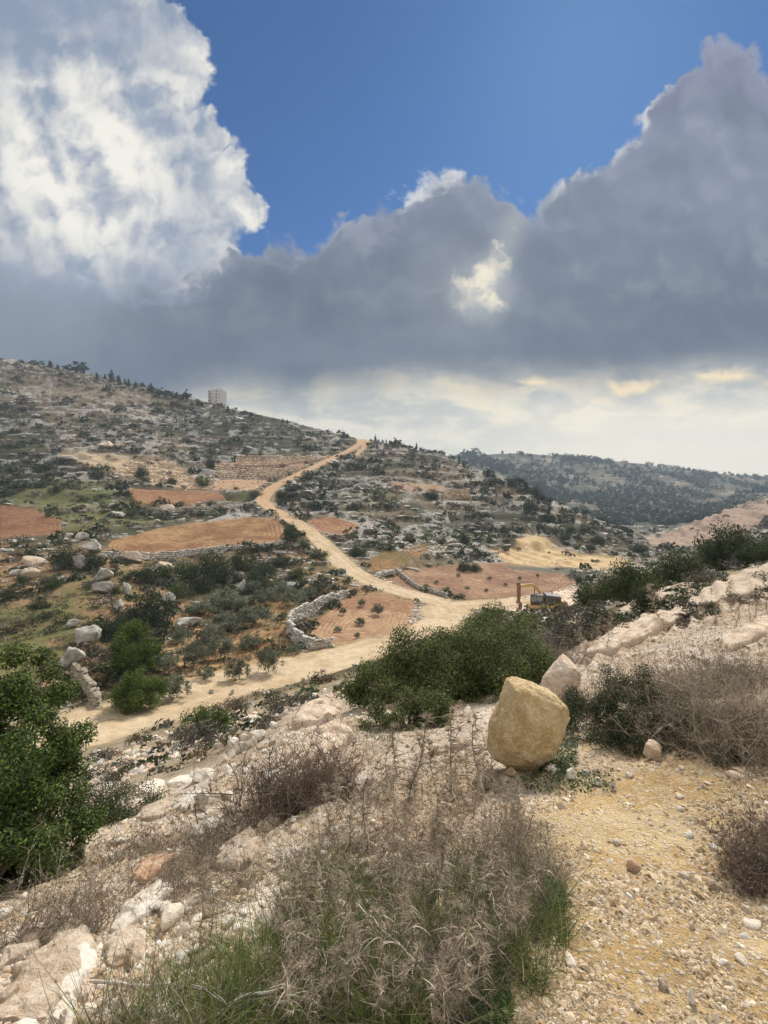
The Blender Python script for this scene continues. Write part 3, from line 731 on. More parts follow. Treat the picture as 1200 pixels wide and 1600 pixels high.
def rock_shape(sub, rng, cuts=9, rough=0.12, seed=0):
    V, Fq = ICO[sub]; V = V.copy()
    for _ in range(cuts):
        d = unit(rng.normal(size=3)); o = rng.uniform(0.38, 0.82)
        h = V @ d; V -= np.outer(np.maximum(h - o, 0) * 0.92, d)
    for s, a in ((1.6, rough), (4.2, rough * 0.6), (10, rough * 0.35), (24, rough * 0.2)):
        if sub < 3 and s > 5: break
        V *= (1 + (n3(V, s, seed) - 0.5) * 2 * a)[:, None]
    V /= np.abs(V).max(0); return V, Fq
ROCKV = [rock_shape(4, np.random.default_rng(100 + i), 12 + i % 5, 0.2, i) for i in range(7)]
ROCKS_LOW = [rock_shape(1, np.random.default_rng(200 + i), 6, 0.12, i) for i in range(8)]
ROCKS_TINY = [ (lambda r: (unit(r.normal(size=(1,3)))*0 + np.array([[1,0,0],[-1,0,0],[0,1,0],[0,-1,0],[0,0,1],[0,0,-1.0]]) * r.uniform(.7,1.2,(6,1)) + r.normal(size=(6,3))*.14, np.array([[0,2,4],[2,1,4],[1,3,4],[3,0,4],[2,0,5],[1,2,5],[3,1,5],[0,3,5]])))(np.random.default_rng(300+i)) for i in range(10)]
def many_rocks(protos, P, S, rng, cols, var=0.2, tilt=0.35, yawr=math.pi):
    """rocks (tri faces) at P with sizes S (n,3); returns V,F,C"""
    Vs = []; Fs = []; Cs = []; off = 0
    k = rng.integers(0, len(protos), len(P)); yaw = rng.uniform(-yawr, yawr, len(P))
    base = colvar(len(P), cols, rng, var)
    for i in range(len(protos)):
        idx = np.where(k == i)[0]
        if not len(idx): continue
        V, Fq = protos[i]
        c, s = np.cos(yaw[idx]), np.sin(yaw[idx])
        W = V[None] * S[idx][:, None, :]
        x = W[..., 0] * c[:, None] - W[..., 1] * s[:, None]; y = W[..., 0] * s[:, None] + W[..., 1] * c[:, None]
        z = W[..., 2] + x * (rng.normal(size=(len(idx), 1)) * tilt) 
        Q = np.stack([x, y, z], -1) + P[idx][:, None, :]
        Vs.append(Q.reshape(-1, 3)); Fs.append((Fq[None] + (np.arange(len(idx)) * len(V))[:, None, None]).reshape(-1, 3) + off)
        Cs.append(np.repeat(base[idx], len(Fq), axis=0)); off += len(idx) * len(V)
    return np.concatenate(Vs), np.concatenate(Fs), np.concatenate(Cs)

def empty(name, x, y, z, label, cat, group=None, rz=0.0, scale=1.0):
    return link(name, None, loc=(x, y, z), rot=(0, 0, rz), scale=scale, label=label, cat=cat, group=group)
def copy_thing(src, loc, rz, scale, label, group=None):
    o = src.copy(); COL.objects.link(o); o.location = loc; o.rotation_euler = (0, 0, rz)
    o.scale = scale if hasattr(scale, '__len__') else (scale,) * 3
    o['label'] = label
    if group: o['group'] = group
    elif 'group' in o: del o['group']
    for ch in src.children:
        c = ch.copy(); COL.objects.link(c); c.parent = o
    return o
class Proto:
    """meshes of one kind of plant; place() makes a thing with its parts"""
    def __init__(s, kind, cat, parts): s.kind = kind; s.cat = cat; s.parts = parts
    def place(s, x, y, z, rz, sc, label, group=None):
        o = empty(s.kind, x, y, z, label, s.cat, group, rz); o.scale = sc if hasattr(sc, '__len__') else (sc,) * 3
        for n, me in s.parts: link(n, me, parent=o)
        return o
def unitize(V, w, h): return V

OAKC = [(0.040, 0.055, 0.025), (0.06, 0.078, 0.032), (0.085, 0.105, 0.04), (0.05, 0.065, 0.04)]
LENTC = [(0.05, 0.085, 0.02), (0.08, 0.13, 0.028), (0.115, 0.165, 0.035), (0.04, 0.06, 0.02)]
OLIVEC = [(0.16, 0.18, 0.12), (0.22, 0.24, 0.17), (0.11, 0.13, 0.08)]
PINEC = [(0.028, 0.045, 0.02), (0.04, 0.06, 0.026), (0.05, 0.07, 0.035)]
YPINEC = [(0.07, 0.12, 0.02), (0.11, 0.16, 0.03), (0.045, 0.08, 0.018)]
SCRUBC = {'green': [(0.05, 0.065, 0.028), (0.075, 0.09, 0.04), (0.04, 0.05, 0.025)], 'grey': [(0.11, 0.10, 0.08), (0.15, 0.14, 0.11), (0.08, 0.075, 0.06)], 'brown': [(0.12, 0.085, 0.055), (0.17, 0.12, 0.08), (0.08, 0.06, 0.04)]}

def make_bush(name, seed, n, nl, L, W, cols, w=1.0, d=1.0, h=1.0, stems=10, stemr=0.03, lr=(0.22, 0.38), kind='bush', cat='bush', shell=0.35, up=0.3):
    rng = np.random.default_rng(seed)
    lm = lumps_dome(nl, w, d, h, rng, lr)
    V, Fq, C = crown(lm, n, L, W, cols, rng, shell, up)
    V[:, 2] = np.maximum(V[:, 2], -0.02)
    fm = new_mesh(name + '_foliage', V, Fq, MAT_LEAF, False, fcol=C)
    tips = lm[rng.choice(len(lm), stems), :3]
    A, _ = branchy(rng, h, stems, w, stemr, tips, 4)
    return Proto(kind, cat, [('foliage', fm), ('branches', A.mesh(name + '_branches', MAT_BARK, True))])
def make_tree(name, seed, n, kind, cat, cols, L, W, trunk_h=0.35, shape='round', bark=None, limbs=5, r0=0.05, nl=26, lr=(0.2, 0.34)):
    """unit tree: height 1, half-width about 0.5"""
    rng = np.random.default_rng(seed)
    if shape == 'cone':
        t = rng.random(nl); z = trunk_h + (1 - trunk_h) * t * 0.94; r = (1 - t) ** 0.8 * 0.34 + 0.03; an = rng.uniform(0, 2 * math.pi, nl)
        lm = np.c_[np.cos(an) * r * rng.random(nl), np.sin(an) * r * rng.random(nl), z, r * .55 + .05, r * .55 + .05, np.full(nl, .09)]
    else:
        lm = lumps_dome(nl, 0.5, 0.5, 1 - trunk_h, rng, lr, 0.8, 0.12); lm[:, 2] += trunk_h * 0.95
    V, Fq, C = crown(lm, n, L, W, cols, rng, 0.4, 0.25)
    fm = new_mesh(name + '_crown', V, Fq, MAT_LEAF, False, fcol=C)
    A = Acc(); b = np.array([0, 0, -0.04]); f = np.array([rng.normal() * .03, rng.normal() * .03, trunk_h * (0.95 if shape == 'cone' else 0.55)])
    V, Fq = tube(np.linspace(b, f, 4), np.linspace(r0 * 1.25, r0 * .85, 4), 7); A.add(V, Fq)
    if shape == 'cone':
        V, Fq = tube(np.linspace(f, np.array([0, 0, 0.9]), 4), np.linspace(r0 * .8, r0 * .2, 4), 5); A.add(V, Fq)
    else:
        for i in range(limbs):
            e = lm[rng.integers(len(lm)), :3]; m = f * .5 + e * .5 + np.array([0, 0, 0.06]); t = np.linspace(0, 1, 5)[:, None]
            V, Fq = tube((1 - t) ** 2 * f + 2 * t * (1 - t) * m + t ** 2 * e, r0 * (0.7 - 0.5 * t[:, 0]), 5); A.add(V, Fq)
    return Proto(kind, cat, [('crown', fm), ('trunk', A.mesh(name + '_trunk', bark or MAT_BARK, True))])
# ------------------------------------------------------------------ middle distance: trees, bushes, rocks placed where they stand
def at_px(px, py):
    py = max(py, crest(px) + 0.6)
    x, D, z = spot(px, py); return float(x[0]), float(D[0]), float(z[0])
OAKS = [make_bush('oak%d' % i, 20 + i, 2600, 34, 0.085, 0.05, OAKC, kind='evergreen_bush', cat='bush') for i in range(4)]
GREENB = [make_bush('lent%d' % i, 30 + i, 2600, 30, 0.075, 0.045, [(0.06, 0.085, 0.025), (0.085, 0.12, 0.03), (0.04, 0.06, 0.02)], kind='green_bush', cat='bush') for i in range(2)]
OLIVES = [make_tree('olive%d' % i, 40 + i, 2800, 'olive_tree', 'olive tree', OLIVEC, 0.085, 0.03, 0.2, 'round', MAT_PALEBARK, 6, 0.035, 40, (0.26, 0.42)) for i in range(4)]
ROUND = [make_tree('round%d' % i, 50 + i, 900, 'round_tree', 'tree', PINEC, 0.10, 0.06, 0.22, 'round', MAT_BARK, 4, 0.03, 22) for i in range(3)]
CONES = [make_tree('cone%d' % i, 55 + i, 800, 'cypress_tree', 'tree', PINEC, 0.09, 0.05, 0.10, 'cone', MAT_BARK, 0, 0.03, 40) for i in range(3)]
SCRUBS = {}
for k, cols in SCRUBC.items():
    SCRUBS[k] = []
    for i in range(3):
        r = np.random.default_rng(70 + i); lm = lumps_dome(16, 1, 1, 1, r, (0.22, 0.4))
        V, Fq, C = crown(lm, 420, 0.16, 0.085, cols, r, 0.4, 0.4); V[:, 2] = np.maximum(V[:, 2], -0.1)
        SCRUBS[k].append(new_mesh('scrub_' + k, V, Fq, MAT_LEAF, False, fcol=C))
rnd = random.Random(3)

def put_plant(P, px, py, wpx, hpx, label, group=None, unit_w=2.1, unit_h=1.0, rz=None):
    x, D, z = at_px(px, py); w = wpx * D / F / unit_w; h = hpx * D / F / unit_h
    return P.place(x, D, z - 0.03 * h, rnd.uniform(0, 6.28) if rz is None else rz, (w, w, h), label, group)
# evergreen bushes of the valley side: base px, base py, width, height
for i, (px, py, w, h, k, lab) in enumerate([
 (232, 980, 82, 66, 'o', 'large dark evergreen oak bush right of the pale boulders behind the young pine'),
 (293, 906, 52, 38, 'g', 'mid green bush under the left part of the orange field wall'),
 (333, 908, 58, 54, 'o', 'tall dark bush reaching up against the orange field wall'),
 (318, 926, 44, 32, 'o', 'dark low bush just below the tall bush under the field wall'),
 (380, 894, 54, 40, 'g', 'green rounded bush below the orange field wall centre'),
 (412, 900, 40, 30, 'o', 'dark bush beside a white rock below the field wall'),
 (440, 889, 32, 26, 'o', 'grey green bush near the road bend below the orange field'),
 (464, 906, 30, 24, 'g', 'small green bush on the bank left of the descending road'),
 (453, 844, 30, 32, 'o', 'very dark upright bush at the road bend beside the orange field'),
 (476, 858, 20, 20, 'o', 'small dark bush under the upright bush at the road bend'),
 (498, 872, 38, 15, 'o', 'low dark hedge like bush at the edge of the dirt road'),
 (492, 925, 28, 18, 'o', 'low bush above the top of the curved stone wall'),
 (352, 912, 50, 34, 'o', 'dark bush behind the egg shaped white rock'),
 (398, 915, 44, 30, 'o', 'dark bush right of the split white rock'),
 (282, 935, 46, 30, 'g', 'mid green bush right of the white boulder above the oak bush'),
 (425, 922, 40, 26, 'g', 'grey green bush above the upper olive trees'),
 (190, 1000, 44, 46, 'o', 'dark shrub behind the left side of the young pines'),
 (165, 990, 46, 30, 'o', 'dark scrubby bush right of the upper large grey boulder'),
 (100, 889, 46, 44, 'o', 'dark bush between the pale boulders on the left slope'),
 (146, 888, 40, 32, 'o', 'spreading dark bush right of the upper pale boulders on the left slope'),
 (37, 912, 24, 18, 'g', 'small green bush under the boulder with the orange face'),
 (82, 921, 32, 20, 'g', 'low green bush left of the grassy path'),
 (230, 913, 40, 34, 'o', 'dark shrub under the long pale slab below the orange field'),
 (255, 905, 30, 26, 'g', 'green shrub hanging under the field wall above the oak bush'),
 (14, 936, 40, 24, 'o', 'dark bush at the left edge above the green grass'),
 (62, 951, 38, 18, 'o', 'flat dark bush above the green grass patch'),
 (178, 930, 26, 18, 'o', 'small dark bush beside the stepped white rocks'),
 (725, 893, 26, 22, 'o', 'dark bush at the top edge of the right ploughed field'),
 (743, 893, 24, 16, 'o', 'low dark bush hugging the upper rim of the right ploughed field'),
 (640, 848, 24, 20, 'o', 'dark bush amid white rocks above the small curved field'),
 (610, 860, 22, 16, 'g', 'green bush above the rubble beside the descending road'),
 (560, 870, 34, 20, 'o', 'dark bush on the rubble bank right of the descending road'),
 (725, 850, 22, 22, 'o', 'dark bush on the rocky slope above the right ploughed field'),
 (690, 850, 20, 14, 'g', 'low green bush on the rocky slope left of the cut cliff'),
 (675, 782, 26, 18, 'o', 'dark round bush in front of the tan rubble wall'),
 (598, 744, 12, 10, 'o', 'round dark bush where the pale track crosses the hill'),
 (222, 748, 26, 22, 'o', 'dark bush standing on the pinkish rubble bank'),
 (153, 747, 26, 20, 'o', 'dark bush at the left end of the pinkish rubble bank'),
 (99, 724, 20, 11, 'o', 'low dark bush on the stones above the pinkish bank'),
 (76, 733, 26, 12, 'o', 'flat dark bush left of the pinkish bank'),
 (90, 769, 22, 14, 'o', 'round dark bush on the upper green meadow'),
 (36, 762, 24, 14, 'o', 'dark bush at the left rim of the upper green meadow'),
 (62, 762, 26, 12, 'o', 'spreading dark bush above the upper green meadow'),
 (316, 760, 26, 20, 'g', 'green bush below the lower terrace wall left end'),
 (268, 757, 20, 14, 'o', 'small dark bush below the pinkish rubble bank'),
 (331, 732, 24, 24, 'o', 'dark tall bush at the left end of the lower terrace wall'),
 (440, 778, 22, 14, 'o', 'dark bush just right of the road fork'),
 (452, 768, 16, 12, 'o', 'dark bush beside the road above the fork'),
 (480, 752, 20, 16, 'o', 'dark bush among white rocks right of the climbing road'),
 (525, 731, 14, 12, 'o', 'round bush beside the upper part of the climbing road'),
 (330, 793, 22, 12, 'o', 'dark bush on the rocky rim of the orange field'),
 (830, 800, 30, 26, 'o', 'dark tree like bush on the shoulder of the right hill'),
 (838, 780, 26, 22, 'o', 'dark round bush on the hill edge against the far valley'),
 (858, 815, 24, 20, 'o', 'dark bush low on the shoulder of the right hill'),
 (800, 762, 18, 18, 'o', 'dark bush high on the hill edge against the far valley'),
 (790, 860, 18, 12, 'g', 'small bush right above the tan cut cliff'),
 (888, 838, 26, 22, 'g', 'green bush growing above the tan spoil fan'),
 (935, 850, 24, 16, 'o', 'dark bush beyond the tan spoil fan'),
 (1000, 862, 30, 16, 'o', 'dark bush at the foot of the rocky hill in the valley'),
]):
    put_plant((OAKS if k == 'o' else GREENB)[i % (4 if k == 'o' else 2)], px, py, w, h, lab)
# olive trees
for i, (px, py, w, h) in enumerate([(333,1003,30,32),(302,1042,42,44),(345,1030,40,38),(373,1062,34,40),(392,1012,30,24),(420,1050,32,46),(258,1052,36,34),(276,1090,40,42),
    (458,1022,20,18),(364,990,36,28),(397,978,44,32),(346,986,50,34),(330,958,42,32),(372,953,38,30),(413,948,32,30),(461,946,34,30),(436,932,32,26),(482,936,28,22),(392,928,30,22),(284,1004,30,26),(320,1062,22,20),(352,938,30,22),(300,965,26,22),(440,968,16,12)]):
    LB = {0:'olive tree with leaning trunk in the upper middle of the orchard', 1:'round olive tree with pale forked trunk, second right of the young pines', 3:'olive tree with a split pale trunk close to the dirt road', 5:'tall narrow olive tree nearest the road on the right of the orchard', 7:'greyish olive tree at the road edge right of the young pine', 8:'small olive sapling beside the curved stone wall'}
    put_plant(OLIVES[i % 4], px, py, w, h, LB.get(i, 'grey green olive tree with pale trunk standing in the orchard below the orange field'), 'olive trees of the orchard', 1.05)
# two young pines
YP = make_tree('young_pine', 61, 14000, 'young_pine', 'pine tree', [(0.11, 0.16, 0.03), (0.16, 0.22, 0.04), (0.07, 0.11, 0.025)], 0.07, 0.018, 0.06, 'round', MAT_BARK, 8, 0.02, 70, (0.24, 0.38))
put_plant(YP, 214, 1052, 66, 88, 'bright green fluffy young pine behind the shorter one', 'young pines by the road', 1.05, 1.02)
put_plant(YP, 216, 1106, 64, 66, 'shorter bright green young pine right at the dirt road edge', 'young pines by the road', 1.05, 1.02)
TT = ROUND[0]; put_plant(TT, 187, 772, 28, 24, 'single small round tree with a visible trunk on the green meadow', None, 1.05, 1.0)
# saplings in the ploughed fields
for i, (px, py, w, h) in enumerate([(565,948,12,13),(590,962,18,20),(562,977,16,14),(528,988,10,10),(558,998,10,11),(536,961,10,13)]):
    put_plant(OLIVES[(i + 1) % 4], px, py, w, h, 'young green sapling planted in the small ploughed field inside the road bend' if i != 1 else 'largest sapling of the small ploughed field inside the road bend', 'saplings in the small ploughed field', 1.05)
for i, (px, py) in enumerate([(716,901),(765,906),(790,916),(812,906),(730,921),(682,912),(840,902),(760,925),(700,922)]):
    put_plant(OLIVES[i % 4], px, py, 6, 6, 'tiny sapling planted in the wide red ploughed field', 'saplings in the wide ploughed field', 1.05)
# dark bushes on the crest right of centre
for i, (px, py, w, h, k, lab) in enumerate([
 (1130, 890, 105, 82, 'o', 'largest dark evergreen tree like bush on the right crest'),
 (1060, 915, 92, 62, 'o', 'dark evergreen bush left of the largest one on the crest'),
 (985, 942, 100, 70, 'g', 'broad dark green bush in the middle of the crest row'),
 (935, 945, 70, 60, 'g', 'green bush at the left end of the crest row'),
 (1195, 880, 80, 42, 'g', 'greyish green bush at the right frame edge on the crest'),
 (1240, 872, 90, 56, 'o', 'dark bush just at the right edge beyond the crest'),
 (1010, 950, 60, 40, 'o', 'dark bush in front of the middle crest bush'),
 (892, 968, 56, 26, 's', 'low grey bush between the digger and the crest bushes'),
 (925, 975, 70, 30, 's', 'low grey brown scrub in front of the left crest bushes'),
 (870, 985, 40, 26, 'o', 'small dark bush right below the digger'),
 (1095, 915, 60, 34, 's', 'grey dry scrub in front of the largest crest bush'),
 (1150, 885, 70, 26, 's', 'grey scrub along the top of the stony crest'),
]):
    if k == 's':
        x, D, z = at_px(px, py); s = w * D / F / 2.1
        link('scrub_bush', SCRUBS['grey'][i % 3], loc=(x, D, z), rot=(0, 0, i), scale=(s, s, h * D / F), label=lab, cat='shrub')
    else:
        n = 7000; rr_ = make_bush('crest%d' % i, 80 + i, n, 46, 0.06, 0.035, OAKC if k == 'o' else [(0.055, 0.075, 0.028), (0.08, 0.10, 0.035), (0.035, 0.05, 0.02)], kind='evergreen_bush', cat='bush', stems=14, lr=(0.18, 0.34))
        put_plant(rr_, px, py, w, h, lab)
# bush on the slope above the road
sb = make_bush('slopebush', 99, 5000, 30, 0.07, 0.04, LENTC, kind='evergreen_bush', cat='bush', lr=(0.2, 0.34))
put_plant(sb, 326, 1148, 78, 48, 'mid green bush on the stony bank just below the lower dirt road')

# trees along the skyline of the left hill
for i, (px, py, w, h, k) in enumerate([(66,573,8,8,0),(78,574,10,12,1),(50,570,9,5,0),(34,568,8,6,0),(90,577,7,8,1),(105,580,15,10,0),(125,586,25,20,0),(151,591,7,11,1),(164,594,7,9,1),(174,598,12,19,1),(185,600,10,14,1),(195,602,6,9,1),(201,604,8,13,1),
     (212,606,8,9,1),(222,608,9,9,0),(236,613,15,15,1),(247,617,8,9,0),(257,620,19,14,0),(268,622,12,11,0),(276,623,10,10,1),(291,629,15,19,0),(283,627,12,9,0),(310,636,14,13,0),(300,634,8,7,1),(356,643,8,12,1),(366,645,6,5,0),(382,648,11,7,0),(393,650,9,7,0),
     (405,652,7,4,0),(442,661,3,7,1),(449,662,4,8,1),(462,664,5,4,0),(512,673,9,6,0),(521,674,6,4,0),(532,676,11,9,0),(543,677,7,4,0)]):
    P = (CONES if k else ROUND)[i % 3]
    lab = {6: 'broad round tree, the biggest on the left hill skyline', 9: 'tallest pointed cypress on the left hill skyline', 24: 'small dark tree just right of the white apartment block', 20: 'bushy round tree left of the white apartment block on the skyline'}.get(i, ('small dark pointed tree on the skyline of the left hill' if k else 'small dark round tree on the skyline of the left hill'))
    x, D, z = at_px(px, py); put = P.place(x, D, z - 0.5, rnd.uniform(0, 6), (w * D / F / (1.05 if k == 0 else .8), w * D / F / (1.05 if k == 0 else .8), h * D / F * 1.1), lab, None if i in (6, 9, 24, 20) else ('pointed skyline trees on the left hill' if k else 'round skyline trees on the left hill'))
for i in range(46):
    px = 578 + i * 3.7 + rnd.uniform(-1.5, 1.5); py = np.interp(px, [578, 600, 700, 740], [684, 683, 708, 714]) + rnd.uniform(0, 3); h = rnd.uniform(4, 8) if i not in (2, 11, 20) else 13
    k = rnd.random() < 0.55; x, D, z = at_px(px, py); w = h * (0.55 if k else 1.3)
    (CONES if k else ROUND)[i % 3].place(x, D, z - 0.5, rnd.uniform(0, 6), (w * D / F, w * D / F, h * D / F), 'dark tree on the middle skyline right of the hilltop road', 'skyline trees right of the hilltop road')
for i in range(150):      # the dark wood on the hill's right shoulder
    px = rnd.uniform(715, 985); lo = np.interp(px, [715, 760, 800, 860, 905, 985], [704, 716, 740, 768, 792, 826]); py = lo + abs(rnd.gauss(0, 1)) * 17 + 1
    x, D, z = at_px(px, py); h = rnd.uniform(6, 15) * (1 if px < 870 else .7); k = rnd.random() < 0.4; w = h * (0.6 if k else 1.15)
    (CONES if k else ROUND)[i % 3].place(x, D, z - 0.5, rnd.uniform(0, 6), (w * D / F, w * D / F, h * D / F), 'dark conifer on the wooded right shoulder of the middle hill', 'trees on the shoulder of the middle hill')
for i in range(34):      # trees standing on the far ridge
    px = rnd.choice([rnd.uniform(885, 965), rnd.uniform(750, 1198)]); D = rnd.uniform(1040, 1110); x = (px - CXP) / F * D
    z = float(ground_full(np.array([x]), np.array([D]))[0]); h = rnd.uniform(7, 12) if 885 < px < 965 else rnd.uniform(4, 8)
    ROUND[i % 3].place(x, D, z - 1, 0, (h * 1.2, h * 1.2, h * 1.15), 'hazy dark tree on the far ridge skyline', 'trees on the far ridge skyline')
for i, (px, py, w, h) in enumerate([(1158, 782, 16, 18), (1176, 776, 18, 20), (1194, 774, 16, 20), (1140, 790, 12, 10), (1100, 803, 16, 8), (1080,812,14,8)]):
    put_plant(ROUND[i % 3], px, py, w, h, 'dark tree on the pinkish hill at the right edge', 'trees on the pinkish right hill', 1.05)
# far woodland: one mass
def far_wood():
    r = np.random.default_rng(5); n = 9000
    px = r.uniform(640, 1500, n); D = np.exp(r.uniform(math.log(470), math.log(1150), n)); x = (px - CXP) / F * D
    keep = fbm(x / 60, D / 90, 3, 51) + r.normal(size=n) * 0.05 > 0.50; x, D = x[keep], D[keep]
    z = ground_full(x, D); n = len(x); s = r.uniform(2.0, 4.6, n)
    k = 12; u = unit(r.normal(size=(n, k, 3))); P = np.stack([x, D, z + s * 0.9], 1)[:, None] + u * s[:, None, None] * np.array([.8, .8, 1.0])
    V, Fq = leaf_quads(P.reshape(-1, 3), unit(u.reshape(-1, 3) + r.normal(size=(n * k, 3)) * .3), np.repeat(s, k) * 1.1, np.repeat(s, k) * 0.8, r)
    link('woodland', new_mesh('woodland', V, Fq, MAT_LEAF, False, fcol=np.repeat(colvar(n, PINEC, r, .3), k, axis=0)), label='dark far-off woodland scattered over the hazy ridge', cat='woodland', kind='stuff')
far_wood()

# ------------------------------------------------------------------ stone walls
def stone_wall(name, pts, hts, size, cols, label, cat='stone wall', seed=0, lean=0.25, thick=0.5):
    r = np.random.default_rng(400 + seed)
    D = hitD([p[0] for p in pts], [p[1] for p in pts]); P = np.array([((p[0] - CXP) / F * d, d) for p, d in zip(pts, D)])
    s = np.r_[0, np.cumsum(np.hypot(*np.diff(P, axis=0).T))]; L = s[-1]
    Ps = []; Ss = []
    hts = np.interp(np.linspace(0, 1, len(pts)), np.linspace(0, 1, len(hts)), hts)
    H = max(hts); row = 0; zc = 0.0
    while zc < H:
        t = r.uniform(0, size)
        while t < L:
            w = size * r.uniform(0.6, 1.35); 
            if zc < np.interp(t, s, hts):
                x = np.interp(t, s, P[:, 0]); y = np.interp(t, s, P[:, 1])
                Ps.append((x + r.normal() * size * .08, y + zc * lean + r.normal() * size * .1, zc + size * .3)); Ss.append((w * .58, thick * .6, size * r.uniform(.34, .46)))
            t += w * 0.98
        zc += size * 0.68
    Ps = np.array(Ps); Ss = np.array(Ss)
    Ps[:, 2] += ground_full(Ps[:, 0], Ps[:, 1])
    # yaw: along the wall; use low rocks with small random yaw
    tang = np.gradient(P, axis=0); 
    V, Fq, C = many_rocks(ROCKS_LOW, Ps, Ss, r, cols, 0.2, 0.05, .5)
    link(name, new_mesh(name, V, Fq, MAT_STONES, False, fcol=C), label=label, cat=cat)
LIMEC = [(0.52, 0.49, 0.43), (0.40, 0.37, 0.32), (0.60, 0.57, 0.50)]
PINKC = [(0.62, 0.48, 0.35), (0.52, 0.38, 0.26), (0.72, 0.60, 0.46)]
stone_wall('curved_stone_wall', [(545,931),(520,941),(500,953),(474,968),(455,981),(450,993),(462,1006),(487,1016),(519,1011)], [1.0,1.6,2.0,2.2,1.9,1.3,0.9], 0.42, LIMEC, 'curved pale dry stone wall bordering the small ploughed field', seed=1)
stone_wall('terrace_wall', [(334,745),(350,747),(390,748),(425,747),(452,739),(480,730)], [5.4,5.6,5.0,3.8,1.2], 1.3, PINKC, 'lower pinkish stacked stone terrace wall beside the climbing road', seed=2)
stone_wall('terrace_wall', [(368,727),(400,728),(440,727),(480,722),(515,715)], [5.0,5.2,4.4,3.2,1.0], 1.3, PINKC, 'upper pinkish stacked stone terrace wall beside the climbing road', seed=3)
stone_wall('field_wall', [(160,870),(200,874),(240,876),(290,869),(340,863),(400,858),(442,852)], [0.9,1.5,1.2,1.4,1.0,1.1], 0.6, LIMEC, 'long low stone wall holding up the orange field', seed=4)
stone_wall('rubble_wall', [(690,780),(705,781),(720,780),(734,777)], [3.2,3.6,2.6], 0.9, [(0.52, 0.38, 0.22), (0.42, 0.30, 0.17)], 'tan rubble wall on the middle hill behind a round bush', seed=5)
stone_wall('low_stone_wall', [(618,893),(632,905),(648,918),(672,927),(700,935)], [0.8,1.0,0.8], 0.5, [(0.34, 0.32, 0.27), (0.44, 0.41, 0.36)], 'low grey stone wall at the left end of the wide ploughed field', seed=6)
stone_wall('low_stone_wall', [(470,784),(500,789),(540,787),(575,779)], [1.0,1.2,0.8], 0.6, LIMEC, 'lowest curving terrace wall right of the road fork', seed=7)
stone_wall('low_stone_wall', [(468,770),(510,771),(550,767),(585,756)], [1.0,1.2,0.8], 0.6, LIMEC, 'middle curving terrace wall right of the road fork', seed=8)
stone_wall('low_stone_wall', [(515,752),(560,754),(600,748),(640,752)], [0.9,1.0,0.8], 0.6, LIMEC, 'uppermost curving terrace wall right of the road fork', seed=9)
stone_wall('field_wall', [(230,805),(270,806),(330,800),(380,796),(402,790)], [1.6,2.2,1.6,1.0], 0.8, [(0.36, 0.32, 0.27), (0.5, 0.45, 0.38)], 'rough wall of heaped stones along the upper rim of the orange field', seed=10)
stone_wall('slope_wall', [(153,1108),(140,1092),(126,1072),(112,1054)], [.8,1.3,1.5,1.0], 0.35, [(0.38, 0.33, 0.25), (0.30, 0.26, 0.19)], 'steep stone faced bank beside the lower road, left of the young pines', seed=11)
stone_wall('low_stone_wall', [(600,700),(640,722),(700,728)], [0.9,0.9], 0.9, [(0.3, 0.25, 0.2)], 'thin brown terrace line near the top of the middle hill', seed=12)

# ------------------------------------------------------------------ pale boulders of the valley side, one by one
ROCKME = [new_mesh('limestone_boulder', V, Fq, MAT_LIME, True) for V, Fq in ROCKV]
ROCKPK = [new_mesh('pink_boulder', V, Fq, MAT_PINK, True) for V, Fq in ROCKV]
ROCKWH = [new_mesh('white_stone', V, Fq, MAT_WHITE, True) for V, Fq in ROCKV]
def put_rock(px, y0, y1, wpx, label, group=None, mes=None, i=0, name='boulder', cat='boulder', sink=0.25, dep=0.8, rz=None):
    x, D, z = at_px(px, y1); w = wpx * D / F / 2; h = (y1 - y0) * D / F
    mes = mes or ROCKME
    s = (w, w * dep, h * (0.5 + sink * 0.5))
    return link(name, mes[i % 7], loc=(x, D + w * 0.3, z + h - s[2]), rot=(0, 0, (i * 1.3) % 0.9 - .45 if rz is None else rz), scale=s, label=label, cat=cat, group=group)
NR = 0
